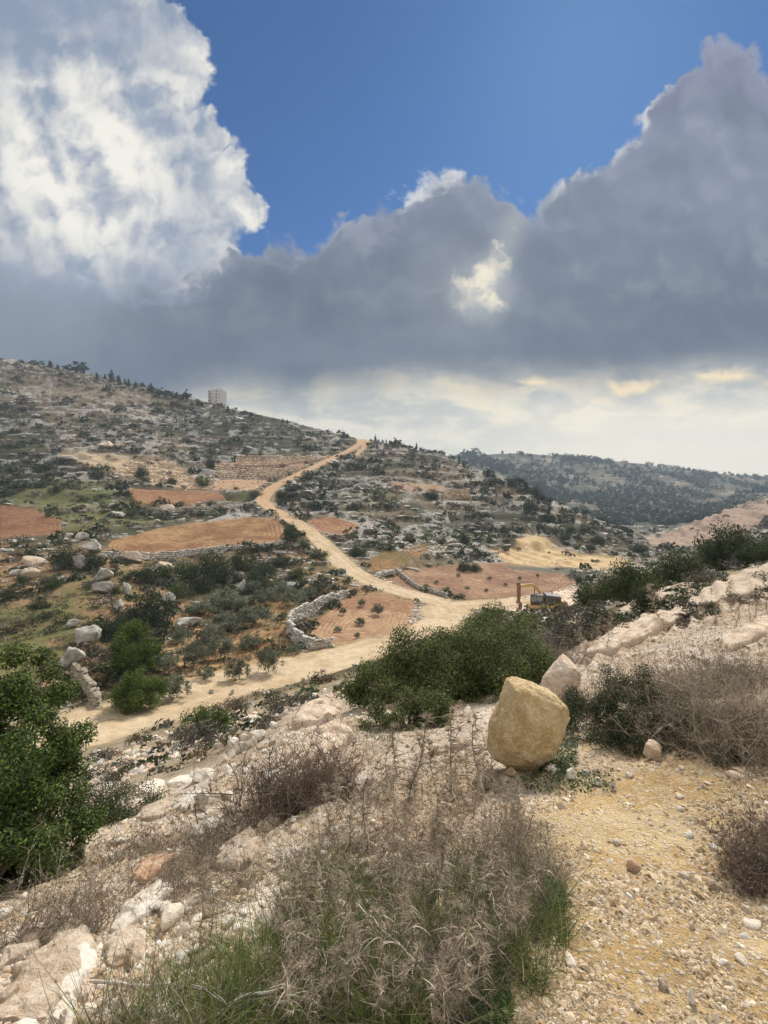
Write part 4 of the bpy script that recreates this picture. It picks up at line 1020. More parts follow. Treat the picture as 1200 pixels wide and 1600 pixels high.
for px, y0, y1, w, lab in [
 (46,867,884,40,'pale capping boulder over an orange rock face at the left edge'),(122,862,890,26,'upright white boulder between two dark bushes on the left slope'),(143,845,863,32,'pale rounded boulder below the upper meadow, next to a dark bush'),
 (124,833,846,24,'small pale boulder at the corner of the brown field'),(108,831,840,15,'smallest pale rock at the corner of the brown field'),(159,887,908,34,'bright white slanting boulder on the left slope above the stepped rock'),
 (162,909,928,38,'stepped layered white rock on the left slope'),(196,907,926,16,'narrow layered rock right of the stepped white rock'),(261,922,946,24,'white boulder poking out above the large oak bush'),
 (185,938,954,22,'pale greenish boulder left of the large oak bush'),(110,968,981,24,'flat white rock on the green slope'),(137,974,1007,46,'large rough grey boulder, the upper of two beside the grass'),
 (108,1012,1044,44,'large grey boulder, the lower of two beside the grass'),(207,861,879,30,'pinkish boulder in the wall line left of the long slab'),(254,876,889,28,'long pale slab below the orange field wall'),
 (357,896,911,13,'small egg shaped white rock between the bushes'),(379,906,928,18,'split white rock between the bushes below the field'),(286,966,981,50,'long pale ledge at the upper edge of the olive orchard'),
 (456,908,922,30,'white outcrop above the upper olive trees'),(419,870,882,20,'pale rock at the foot of the right end of the field wall'),(262,789,803,26,'white boulder on the stony rim above the orange field'),(180,798,806,34,'white flat rock at the left end of the stony rim'),
 (88,878,890,20,'grey rock behind the dark bush on the left slope'),(94,900,912,22,'grey rock left of the stepped rock'),(20,890,900,26,'grey rock at the left edge below the capping boulder'),(45,884,905,34,'orange rock face below the pale capping boulder'),
 (362,1077,1086,9,'small white stone on the road edge, right one of two'),(331,1077,1083,9,'small white stone on the road edge, left one of two'),(474,1058,1064,8,'grey stone on the verge of the lower road'),
 (103,711,720,28,'broad white outcrop on the left hill'),(165,690,700,30,'blocky pale outcrop at the head of the pinkish bank'),(185,695,704,16,'pale block next to the outcrop at the pinkish bank'),(150,740,748,14,'white boulder left of the rubble bank'),(106,739,748,22,'rounded white boulder on the meadow top'),
 (645,838,846,16,'white boulder beside the dark bush above the small field'),(600,846,853,14,'white rock near the rubble bank above the road'),(560,853,862,16,'bright rock at the top of the rubble bank beside the road'),(575,915,921,9,'white stone where the rubble meets the road'),
]:
    put_rock(px, y0, y1, w, lab, None, ROCKPK if 'orange' in lab or 'pinkish' in lab else ROCKME, NR); NR += 1

# ------------------------------------------------------------------ rocks and scrub of the hillsides: nearest-looking ones are things, the rest one mass each
def scatter(n, seed, region, dens):
    r = np.random.default_rng(seed); px = r.uniform(region[0], region[2], n); py = r.uniform(region[1], region[3], n)
    D = hitD(px, py); x = (px - CXP) / F * D; z = ground_full(x, D)
    k = dens(px, py, D, x, z) > r.random(n)
    return px[k], py[k], D[k], x[k], z[k]
def open_mask(px, py, D, x, z):
    m = np.ones(px.shape)
    for P, (d0, d1), a, b in FIELDS: m *= 1 - poly_mask(px, py, P, 2) * (D > d0) * (D < d1)
    for P, (d0, d1), a, b in BARE[:4]: m *= 1 - poly_mask(px, py, P, 2) * (D > d0) * (D < d1) * .9
    rd, _ = road_info(x, D); m *= ss(rd, 2.6, 3.4)
    return m
def zone(px, py, D):
    if D > 95:
        if px < 340 and py < 700: return 'high on the rocky hillside left of the white apartment block'
        if px < 430 and py < 800: return 'around the upper meadow and pinkish rubble bank'
        if px < 570 and py < 730: return 'on the rocky hillside above the terrace walls'
        if px < 450: return 'on the slope around the orange field'
        if py < 790: return 'on the terraced middle hill right of the climbing road'
        if px > 850: return 'on the steep flank falling to the far valley'
        return 'on the stony slope above the wide ploughed field'
    if D > 36: return 'on the valley side between the orchard and the green slope' if px < 480 else 'beside the road bend and small ploughed field'
    return 'on the stony bank below the lower road'
def hill_rocks():
    def dens(px, py, D, x, z):
        base = 0.25 + 0.75 * ss(fbm(x / 22, D / 22, 3, 61), 0.42, 0.62)
        g = np.ones(px.shape)
        for P, (d0, d1), w in GREENS: g *= 1 - 0.8 * poly_mask(px, py, P, 4) * (D > d0) * (D < d1)
        strip = poly_mask(px, py, [(0,578),(90,588),(200,605),(300,628),(280,640),(110,618),(0,598)], 10)
        orch = ss(D, 95, 80) * (px < 560)
        return open_mask(px, py, D, x, z) * base * g * (D < 470) * (D > 26) * (1 - strip * .8) * (1 - orch * 0.75)
    px, py, D, x, z = scatter(12500, 62, (-30, 560, 1230, 1180), dens)
    r = np.random.default_rng(63); n = len(px)
    w = np.exp(r.normal(math.log(0.55), 0.5, n)) * np.interp(D, [30, 100, 300], [0.45, 0.9, 1.35]); w = np.minimum(w, 2.6)
    far_ = ss(D, 60, 140)
    S = np.stack([w * (1 + .7 * far_), w * r.uniform(.5, .9, n), w * r.uniform(.28, .55, n)], 1)
    app = w / D; order = np.argsort(-app); top = order[:205]; rest = order[205:]
    for q, i in enumerate(top):
        zn = zone(px[i], py[i], D[i])
        link('limestone_rock', ROCKME[q % 7], loc=(x[i], D[i], z[i] + S[i, 2] * .25), rot=(0, 0, r.uniform(-.5, .5)), scale=tuple(S[i]), label='pale weathered limestone rock ' + zn, cat='rock', group='limestone rocks ' + zn)
    V, Fq, C = many_rocks(ROCKS_LOW, np.stack([x, D, z + S[:, 2] * .25], 1)[rest], S[rest], r, [(0.54, 0.52, 0.46), (0.42, 0.40, 0.35), (0.62, 0.60, 0.54), (0.32, 0.30, 0.26)], .2, .12, .45)
    link('scattered_rocks', new_mesh('scattered_rocks', V, Fq, MAT_STONES, False, fcol=C), label='countless small pale rocks strewn over the hillsides', cat='rocks', kind='stuff')
hill_rocks()
def hill_scrub():
    def dens(px, py, D, x, z):
        orch = poly_mask(px, py, [(215,1090),(240,1020),(300,970),(380,950),(430,925),(500,925),(450,985),(470,1010),(540,1005),(500,1030),(330,1080),(220,1110)], 16) + poly_mask(px, py, [(-60,960),(60,935),(200,885),(215,920),(130,980),(100,1060),(-60,1080)], 10)
        return open_mask(px, py, D, x, z) * (1 - .85 * np.clip(orch, 0, 1)) * (1 - .72 * ss(D, 44, 38) * (px < 620)) * (1 - ss(D, 46, 40) * ss(road_info(x, D)[0], 6.5, 5)) * (0.25 + 0.7 * ss(fbm(x / 16, D / 16, 3, 71), 0.42, 0.58)) * (D < 480) * (D > 11) * ss(py, 1245, 1230)
    px, py, D, x, z = scatter(15500, 72, (-30, 560, 1230, 1245), dens)
    r = np.random.default_rng(73); n = len(px)
    w = np.exp(r.normal(math.log(0.72), 0.5, n)) * np.interp(D, [12, 40, 100, 300], [0.3, 0.65, 1.1, 1.9])
    h = w * r.uniform(.5, .95, n); app = w / D; order = np.argsort(-app); top = order[:230]; rest = order[230:]
    for q, i in enumerate(top):
        k = 'green' if r.random() < (.6 if D[i] > 40 else .2) else ('grey' if r.random() < .7 else 'brown'); zn = zone(px[i], py[i], D[i])
        link('scrub_bush', SCRUBS[k][q % 3], loc=(x[i], D[i], z[i]), rot=(0, 0, r.uniform(0, 6)), scale=(w[i], w[i], h[i] * 1.1), label={'green': 'low dark green', 'grey': 'low greyish', 'brown': 'low brown'}[k] + ' scrub bush ' + zn, cat='shrub', group=k + ' scrub ' + zn)
    K = 26; m = len(rest); u = unit(r.normal(size=(m, K, 3))); u[..., 2] = np.abs(u[..., 2])
    jit = 1 + r.normal(size=(m, K, 1)) * .18
    P = np.stack([x, D, z], 1)[rest][:, None] + u * jit * np.stack([w, w, h], 1)[rest][:, None]
    ls = np.repeat(w[rest], K)
    V, Fq = leaf_quads(P.reshape(-1, 3), unit(u.reshape(-1, 3) + r.normal(size=(m * K, 3)) * .5), ls * .75, ls * .45, r)
    cc = colvar(m, SCRUBC['green'] + SCRUBC['green'] + SCRUBC['grey'] + SCRUBC['brown'][:1] + OAKC[:2], r, .3)
    link('scrub_cover', new_mesh('scrub_cover', V, Fq, MAT_LEAF, False, fcol=np.repeat(cc, K, axis=0) * r.uniform(.8, 1.2, (m * K, 1))), label='countless low dark scrub plants covering the hillsides', cat='scrub', kind='stuff')
hill_scrub()
def hill_grass():
    r = np.random.default_rng(74); n = 15000; px = r.uniform(-30, 1000, n); py = r.uniform(740, 1110, n); D = hitD(px, py); x = (px - CXP) / F * D
    k = (D > 30) & (D < 190) & (open_mask(px, py, D, x, x * 0) > r.random(n)) & (fbm(x / 3, D / 3, 3, 75) > .44); px, D, x = px[k], D[k], x[k]; n = len(x); z = ground_full(x, D)
    K = 9; s = r.uniform(.12, .32, n) * (1 + D / 160)
    P = np.stack([x, D, z], 1)[:, None] + r.normal(size=(n, K, 3)) * s[:, None, None] * np.array([.8, .8, .25]) + np.array([0, 0, .08]); ls = np.repeat(s, K)
    V, Fq = leaf_quads(P.reshape(-1, 3), unit(r.normal(size=(n * K, 3)) + np.array([0, -.3, .6])), ls * 1.1, ls * .4, r)
    cc = colvar(n, [(0.20, 0.17, 0.10), (0.13, 0.14, 0.06), (0.16, 0.12, 0.08), (0.09, 0.11, 0.05), (0.28, 0.23, 0.15)], r, .3)
    link('hill_grass', new_mesh('hill_grass', V, Fq, MAT_LEAF, False, fcol=np.repeat(cc, K, axis=0)), label='short dry and green grass tufts on the valley slopes', cat='grass', kind='stuff')
hill_grass()
def rubble(poly, n, smin, smax, seed, name, label, cols=LIMEC, Dr=(20, 400)):
    r = np.random.default_rng(seed); P = np.array(poly); px = r.uniform(P[:, 0].min(), P[:, 0].max(), n * 3); py = r.uniform(P[:, 1].min(), P[:, 1].max(), n * 3)
    k = poly_mask(px, py, poly, 1) > .5; px, py = px[k][:n], py[k][:n]; D = hitD(px, py); k = (D > Dr[0]) & (D < Dr[1]); px, py, D = px[k], py[k], D[k]
    x = (px - CXP) / F * D; k = road_info(x, D)[0] > (2.5 if 'quarry' not in name else .5); x, D = x[k], D[k]
    if len(x) < 3: return
    z = ground_full(x, D); m = len(x); w = np.exp(r.uniform(math.log(smin), math.log(smax), m))
    S = np.stack([w, w * r.uniform(.6, .95, m), w * r.uniform(.4, .75, m)], 1)
    V, Fq, C = many_rocks(ROCKS_LOW, np.stack([x, D, z + S[:, 2] * .4], 1), S, r, cols, .2, .2)
    link(name, new_mesh(name, V, Fq, MAT_STONES, False, fcol=C), label=label, cat='rubble', kind='stuff')
rubble([(488,832),(505,838),(545,872),(600,905),(625,925),(590,922),(540,890),(505,858)], 420, .15, .5, 501, 'road_rubble', 'rubble of pale stones along the right verge of the descending road')
rubble([(640,955),(668,938),(690,945),(672,965),(690,975),(650,992),(618,1005),(600,1008),(640,985)], 260, .12, .42, 502, 'road_rubble', 'pale stones heaped between the small field and the road junction')
rubble([(180,735),(210,715),(265,716),(300,742),(345,755),(330,768),(250,760),(195,748)], 700, .35, .9, 503, 'rubble_bank', 'pinkish rubble spread down the bank left of the terrace walls', PINKC)
rubble([(340,735),(440,750),(430,768),(395,770),(330,762)], 200, .3, .7, 504, 'rubble_bank', 'pinkish stones at the foot of the lower terrace wall', PINKC)
rubble([(160,1112),(330,1082),(450,1052),(560,1018),(560,1022),(450,1058),(330,1090),(160,1120)], 150, .08, .25, 505, 'verge_stones', 'small pale stones along the upper verge of the lower road')
rubble([(105,1200),(200,1160),(300,1130),(420,1098),(540,1068),(560,1085),(480,1105),(400,1135),(330,1165),(240,1200),(150,1245),(110,1250)], 1500, .03, .16, 509, 'bank_stones', 'small pale stones scattered over the bank below the lower road', PINKC + LIMEC, (8, 40))
rubble([(560,838),(700,838),(760,868),(700,872),(600,858)], 240, .2, .8, 506, 'slope_rubble', 'white stones on the slope above the small curved field', LIMEC)
rubble([(430,770),(470,745),(520,735),(560,745),(640,752),(640,770),(560,765),(470,775)], 260, .3, 1.0, 507, 'slope_rubble', 'white stones on the slope right of the climbing road', LIMEC)
rubble([(780,962),(800,938),(900,915),(905,935),(860,960),(800,970)], 160, .12, .5, 508, 'quarry_rubble', 'whitish broken rock around the digger', [(0.66, 0.56, 0.46), (0.7, 0.62, 0.54)])
# ------------------------------------------------------------------ digger and buildings
def flat_material(name, c, rough=0.5, spec=0.4, metal=0.0, var=0.25, scale=4.0, dirt=(0.36, 0.27, 0.17)):
    m, nt, b = principled(name, rough, spec); b.inputs['Metallic'].default_value = metal
    tc = nt.nodes.new('ShaderNodeTexCoord')
    n = noise(nt, tc.outputs['Object'], scale, 6, 0.6, 0.4)
    nt.links.new(mixc(nt, sstep(n, 0.45, 0.7) * var, c, dirt), b.inputs['Base Color'])
    return m
M_YEL = flat_material('yellow_paint', (0.55, 0.36, 0.10), 0.5, .4, 0, .5)
M_DARK = flat_material('dark_panel', (0.05, 0.055, 0.06), 0.45, .5, 0, .35)
M_BLACK = flat_material('black_frame', (0.02, 0.02, 0.022), 0.5, .4, 0, .3)
M_RUSTY = flat_material('dirty_arm_steel', (0.24, 0.13, 0.075), 0.7, .3, .2, .4)
M_TRACK = flat_material('track_steel', (0.10, 0.085, 0.07), 0.8, .3, .3, .5)
M_GLASS = flat_material('tinted_glass', (0.10, 0.14, 0.15), 0.1, .8, 0, .1)
import bmesh
def bevel_mesh(name, build, mat, bev=0.03):
    bm = bmesh.new(); build(bm)
    if bev: bmesh.ops.bevel(bm, geom=[e for e in bm.edges], offset=bev, segments=2, affect='EDGES', profile=0.6)
    me = bpy.data.meshes.new(name); bm.to_mesh(me); bm.free(); me.materials.append(mat); return me
def box(bm, c, s, rx=0, ry=0, rz=0):
    from mathutils import Matrix, Euler
    M = Matrix.Translation(c) @ Euler((rx, ry, rz)).to_matrix().to_4x4() @ Matrix.Diagonal((s[0], s[1], s[2], 1))
    bmesh.ops.create_cube(bm, size=1.0, matrix=M)
def prism(bm, outline, y0, y1):
    """outline in (x,z) extruded along y"""
    a = [bm.verts.new((x, y0, z)) for x, z in outline]; b = [bm.verts.new((x, y1, z)) for x, z in outline]
    bm.faces.new(a); bm.faces.new(b[::-1]); n = len(a)
    for i in range(n): bm.faces.new((a[i], b[i], b[(i + 1) % n], a[(i + 1) % n]))
    bmesh.ops.recalc_face_normals(bm, faces=bm.faces)
def cyl(bm, c, r, d, axis='Y', seg=16):
    from mathutils import Matrix, Euler
    rot = {'Y': Euler((math.pi / 2, 0, 0)), 'X': Euler((0, math.pi / 2, 0)), 'Z': Euler((0, 0, 0))}[axis]
    bmesh.ops.create_cone(bm, cap_ends=True, segments=seg, radius1=r, radius2=r, depth=d, matrix=Matrix.Translation(c) @ rot.to_matrix().to_4x4())
def rod(bm, a, b, r, seg=8):
    from mathutils import Matrix, Vector
    a, b = Vector(a), Vector(b); d = b - a
    bmesh.ops.create_cone(bm, cap_ends=True, segments=seg, radius1=r, radius2=r, depth=d.length, matrix=Matrix.Translation((a + b) / 2) @ d.to_track_quat('Z', 'Y').to_matrix().to_4x4())
def excavator():
    x, D, z = at_px(850, 955)
    o = empty('excavator', x, D, z - 0.35, 'yellow tracked excavator with a dark hood and raised brown arm digging white rock', 'excavator', rz=R(-6))
    for s in (-1, 1):
        t = link('track', bevel_mesh('track', lambda bm: prism(bm, [(-1.9, .25), (-1.65, .02), (1.65, .02), (1.9, .25), (1.95, .5), (1.7, .8), (-1.7, .8), (-1.95, .5)], s * 1.15 - .28, s * 1.15 + .28), M_TRACK, .02), parent=o)
        for k in range(6): link('roller', bevel_mesh('roller', lambda bm: cyl(bm, (-1.5 + k * .6, s * 1.15, .38), .2, .62), M_BLACK, 0), parent=t)
    link('undercarriage', bevel_mesh('undercarriage', lambda bm: (box(bm, (0, 0, .6), (2.0, 1.9, .35)), cyl(bm, (0, 0, .85), .6, .25, 'Z')), M_BLACK, .02), parent=o)
    link('deck', bevel_mesh('deck', lambda bm: prism(bm, [(-2.3, 1.0), (-1.9, .92), (2.5, .92), (2.85, 1.15), (2.85, 1.75), (2.4, 1.8), (-2.0, 1.45), (-2.3, 1.3)], -1.25, 1.25), M_YEL, .05), parent=o)
    link('counterweight', bevel_mesh('counterweight', lambda bm: prism(bm, [(2.3, 1.0), (2.95, 1.1), (3.1, 1.5), (3.0, 2.0), (2.4, 2.05)], -1.22, 1.22), M_YEL, .08), parent=o)
    h = link('engine_hood', bevel_mesh('engine_hood', lambda bm: prism(bm, [(-.05, 1.6), (2.35, 1.78), (2.2, 2.85), (.1, 3.05)], -1.2, 1.0), M_DARK, .06), parent=o)
    for k in range(4): link('vent', bevel_mesh('vent', lambda bm: box(bm, (.5 + k * .45, -1.215, 2.35), (.3, .03, .55)), M_BLACK, 0), parent=h)
    link('exhaust_pipe', bevel_mesh('exhaust_pipe', lambda bm: rod(bm, (1.3, .4, 2.8), (1.3, .4, 3.4), .07), M_BLACK, 0), parent=o)
    c = link('cab', bevel_mesh('cab', lambda bm: (box(bm, (-1.25, -.75, 1.75), (1.7, 1.0, .55)), [rod(bm, p, q, .055) for p, q in [((-2.1, -1.22, 1.7), (-2.0, -1.22, 2.9)), ((-1.3, -1.22, 1.9), (-1.3, -1.22, 2.9)), ((-.42, -1.22, 1.9), (-.45, -1.22, 2.9)), ((-2.1, -.28, 1.7), (-2.0, -.28, 2.9)), ((-.42, -.28, 1.9), (-.45, -.28, 2.9))]], box(bm, (-1.23, -.75, 2.95), (1.75, 1.08, .12))), M_BLACK, 0), parent=o)
    link('windscreen', bevel_mesh('windscreen', lambda bm: box(bm, (-2.03, -.75, 2.35), (.03, .86, 1.0), 0, R(4)), M_GLASS, 0), parent=c)
    link('side_window', bevel_mesh('side_window', lambda bm: (box(bm, (-1.66, -1.2, 2.45), (.62, .03, .85)), box(bm, (-.87, -1.2, 2.45), (.72, .03, .85))), M_GLASS, 0), parent=c)
    link('rear_window', bevel_mesh('rear_window', lambda bm: box(bm, (-.42, -.75, 2.45), (.03, .8, .8)), M_GLASS, 0), parent=c)
    b = link('boom', bevel_mesh('boom', lambda bm: prism(bm, [(-.1, 1.5), (.25, 1.75), (-.55, 3.45), (-1.35, 4.35), (-1.9, 4.52), (-3.7, 4.2), (-3.75, 3.95), (-1.95, 4.15), (-1.45, 3.95), (-.8, 3.1)], .05, .42), M_YEL, .02), parent=o)
    link('boom_cylinder', bevel_mesh('boom_cylinder', lambda bm: (rod(bm, (-1.7, -.05, 1.5), (-1.5, -.05, 2.9), .10), rod(bm, (-1.5, -.05, 2.9), (-1.35, -.05, 4.0), .05)), M_BLACK, 0), parent=o)
    link('stick', bevel_mesh('stick', lambda bm: prism(bm, [(-4.15, 4.65), (-3.7, 4.7), (-3.45, 4.1), (-3.5, 2.4), (-3.62, 1.6), (-3.95, 1.6), (-4.02, 2.6), (-4.0, 4.0)], .03, .44), M_RUSTY, .02), parent=o)
    link('stick_cylinder', bevel_mesh('stick_cylinder', lambda bm: (rod(bm, (-1.9, .23, 4.7), (-3.0, .23, 4.75), .09), rod(bm, (-3.0, .23, 4.75), (-3.95, .23, 4.62), .05)), M_BLACK, 0), parent=o)
    k = link('bucket', bevel_mesh('bucket', lambda bm: prism(bm, [(-4.05, 1.75), (-3.55, 1.75), (-3.3, 1.35), (-3.3, .8), (-3.55, .45), (-3.95, .35), (-3.7, .7), (-3.65, 1.15), (-3.8, 1.4), (-4.1, 1.45)], -.25, .7), M_RUSTY, .015), parent=o)
    for j in range(4): link('tooth', bevel_mesh('tooth', lambda bm: prism(bm, [(-3.95, .42), (-3.85, .3), (-4.12, .22)], -.2 + j * .25, -.08 + j * .25), M_TRACK, 0), parent=k)
    return o
excavator()

M_WALL = flat_material('cream_render', (0.60, 0.57, 0.52), .9, .2, 0, .3, .3, (0.45, 0.42, 0.37))
M_WIN = flat_material('dark_window_glass', (0.06, 0.07, 0.08), .15, .7, 0, .1)
M_FRAME = flat_material('grey_window_frame', (0.35, 0.35, 0.34), .6, .3, 0, .1)
def building(px, py, D, w, d, h, floors, cols_, label, rz, tower=True, name='apartment_building'):
    x = (px - CXP) / F * D; z = gz1(x, D) - 1.0
    o = empty(name, x, D, z, label, 'building', rz=rz)
    link('wall', bevel_mesh('wall', lambda bm: box(bm, (0, 0, (h + 1) / 2), (w, d, h + 1)), M_WALL, .05), parent=o)
    rf = link('roof', bevel_mesh('roof', lambda bm: [box(bm, c, s) for c, s in (((0, -d / 2 + .1, h + 1.35), (w + .1, .25, .7)), ((0, d / 2 - .1, h + 1.35), (w + .1, .25, .7)), ((-w / 2 + .1, 0, h + 1.35), (.25, d - .3, .7)), ((w / 2 - .1, 0, h + 1.35), (.25, d - .3, .7)))], M_WALL, .02), parent=o)
    if tower: link('stair_tower', bevel_mesh('stair_tower', lambda bm: box(bm, (w * .12, 0, h + 2.4), (w * .38, d * .5, 2.8)), M_WALL, .05), parent=rf)
    fh = h / floors
    for fl in range(floors):
        link('balcony', bevel_mesh('balcony', lambda bm: (box(bm, (-w * .30, -d / 2 - .55, 1 + fl * fh + .5), (w * .34, 1.1, .18)), box(bm, (-w * .30, -d / 2 - 1.02, 1 + fl * fh + 1.0), (w * .34, .12, .9))), M_WALL, .02), parent=o)
        for c in range(cols_):
            for side in (0, 1):
                wx = -w * .40 + c * w * .8 / (cols_ - 1); wy = -d / 2 - .02; sw, sh = (2.9 if c == 0 else 1.2), 1.5
                if side: sw, sh = .8, 1.0
                if side and (c or fl == 0): continue
                if side: wx, wy = w / 2 + .02, -d * .3 + c * d * .6 / (cols_ - 1)
                fr = link('window', bevel_mesh('window', lambda bm: box(bm, (wx, wy, 1 + fl * fh + fh * .58), (.14, sw + .25, sh + .25) if side else (sw + .25, .14, sh + .25)), M_FRAME, 0), parent=o)
                link('pane', bevel_mesh('pane', lambda bm: box(bm, (wx + (.06 if side else 0), wy - (0 if side else .06), 1 + fl * fh + fh * .58), (.06, sw, sh) if side else (sw, .06, sh)), M_WIN, 0), parent=fr)
    return o
building(340, 632, 428, 10.5, 12, 11.5, 4, 2, 'four storey cream apartment block standing alone on the left ridge', R(-24))
building(749, 700, 1060, 18, 12, 5.5, 1, 4, 'low pale house with dark windows on the far ridge behind the middle hill', R(-10), False, 'hilltop_house')
# ------------------------------------------------------------------ foreground rocks
def sil_rock(name, poly, mat, label, depth=0.6, sub=5, seed=0, cuts=(), rough=0.05, cat='boulder', base=None, group=None, back=0.3, pw=0.6, crag=16):
    """a boulder whose front outline follows poly (frame directions at its own distance), with real depth"""
    P = np.array(poly, float); bx = P[:, 0].mean() if base is None else base[0]; by = P[:, 1].max() if base is None else base[1]
    x0, D, z0 = at_px(bx, by)
    hw0 = (P[:, 0].max() - P[:, 0].min()) / 2 / F * D; D = D + hw0 * depth * back
    X = (P[:, 0] - CXP) / F * D; Z = EYE + (HZ - P[:, 1]) / F * D
    # densify the outline
    n = 240; k = np.linspace(0, len(P), n, endpoint=False); i0 = k.astype(int); f = k - i0
    ox = X[i0] * (1 - f) + X[(i0 + 1) % len(P)] * f; oz = Z[i0] * (1 - f) + Z[(i0 + 1) % len(P)] * f
    for _ in range(1): ox = (np.roll(ox, 1) + ox + np.roll(ox, -1)) / 3; oz = (np.roll(oz, 1) + oz + np.roll(oz, -1)) / 3
    cx = (ox.min() + ox.max()) / 2; cz = (oz.min() + oz.max()) / 2
    ang = np.arctan2(oz - cz, ox - cx); rad = np.hypot(ox - cx, oz - cz); o = np.argsort(ang); ang = ang[o]; rad = rad[o]
    ang = np.r_[ang[-1] - 2 * math.pi, ang, ang[0] + 2 * math.pi]; rad = np.r_[rad[-1], rad, rad[0]]
    V, Fq = ICO[sub]; V = V.copy()
    a = np.arctan2(V[:, 2], V[:, 0]); c = np.hypot(V[:, 0], V[:, 2]); rr = np.interp(a, ang, rad) * c ** pw
    hw = (ox.max() - ox.min()) / 2; dep = hw * depth
    Q = np.stack([np.cos(a) * rr, V[:, 1] * dep, np.sin(a) * rr], 1)
    for nx, ny, nz, off in cuts:
        d = unit(np.array([nx, ny, nz])); h = Q @ d; lim = off * hw; Q -= np.outer(np.maximum(h - lim, 0) * 0.9, d)
    rg = np.random.default_rng(seed + 77)
    for _ in range(crag):
        d = unit(rg.normal(size=3) * np.array([1, 1, .9]) - np.array([0, .35, -.2])); h = Q @ d; lim = np.quantile(h, rg.uniform(.80, .96)); Q -= np.outer(np.maximum(h - lim, 0) * 0.8, d)
    s = hw; U3 = Q / s; nrm = unit(Q / np.array([1, depth, 1]))
    for sc, am in ((1.3, 1.0), (3.1, .7), (7.5, .5), (18, .32), (42, .18)):
        if sub < 5 and sc > 12: continue
        Q += nrm * ((n3(U3 + 5, sc, seed) - 0.5) * 2 * am * rough * s)[:, None]
    me = new_mesh(name, Q, Fq, mat, True)
    return link(name, me, loc=(cx, D, cz), label=label, cat=cat, group=group)
sil_rock('boulder', [(763,1176),(768,1140),(788,1092),(798,1066),(812,1063),(838,1070),(868,1086),(887,1106),(889,1118),(868,1148),(850,1180),(838,1196),(815,1201),(790,1192),(776,1182)], MAT_TAN,
    'big tan upright boulder standing on the gravel in the foreground', 0.85, 6, 1, ((0.3, -0.72, 0.62, 0.86), (-0.2, -0.97, -0.1, 0.80), (0.75, -0.6, 0.1, 0.84), (-0.75, -0.6, 0.3, 0.84), (0.1, -0.8, -0.6, 0.86)), 0.055, crag=0, pw=.42)
sil_rock('boulder', [(846,1078),(852,1058),(868,1036),(888,1022),(912,1028),(924,1042),(920,1062),(905,1085),(870,1092)], MAT_PINK, 'pale pointed boulder half hidden behind the big tan boulder', 0.9, 5, 2, ((0.3, -0.6, 0.7, 0.6), (-0.6, -0.7, 0.2, 0.6)), 0.07)
sil_rock('stone', [(790,1212),(792,1202),(800,1199),(809,1203),(808,1213),(798,1216)], MAT_RUST, 'small rusty orange stone at the foot of the big tan boulder', 0.8, 4, 3, (), 0.08, 'stone')
sil_rock('stone', [(979,1360),(982,1346),(992,1341),(1003,1350),(1000,1361),(988,1364)], MAT_RUST, 'flat reddish stone lying in the middle of the gravel path', 0.8, 4, 4, (), 0.08, 'stone')
sil_rock('boulder', [(302,1258),(306,1240),(318,1233),(330,1240),(330,1256),(316,1262)], MAT_WHITE, 'upright cream stone left of the dark twiggy bush', 0.9, 4, 15, (), 0.1, 'rock')
sil_rock('boulder', [(112,1336),(116,1316),(128,1308),(138,1316),(136,1332),(124,1340)], MAT_WHITE, 'small pale rock beside the green bush at the left', 0.9, 4, 19, (), 0.1, 'rock')
sil_rock('boulder', [(682,1586),(686,1560),(704,1542),(724,1552),(728,1580),(708,1596)], MAT_PINK, 'cream stone at the bottom edge under the dry thistles', 0.9, 5, 20, (), 0.1, 'stone')
sil_rock('boulder', [(1000,1176),(1010,1162),(1030,1158),(1044,1168),(1040,1182),(1018,1188)], MAT_PINK, 'tan stone half under the low green shrub', 0.9, 4, 21, (), 0.1, 'stone')
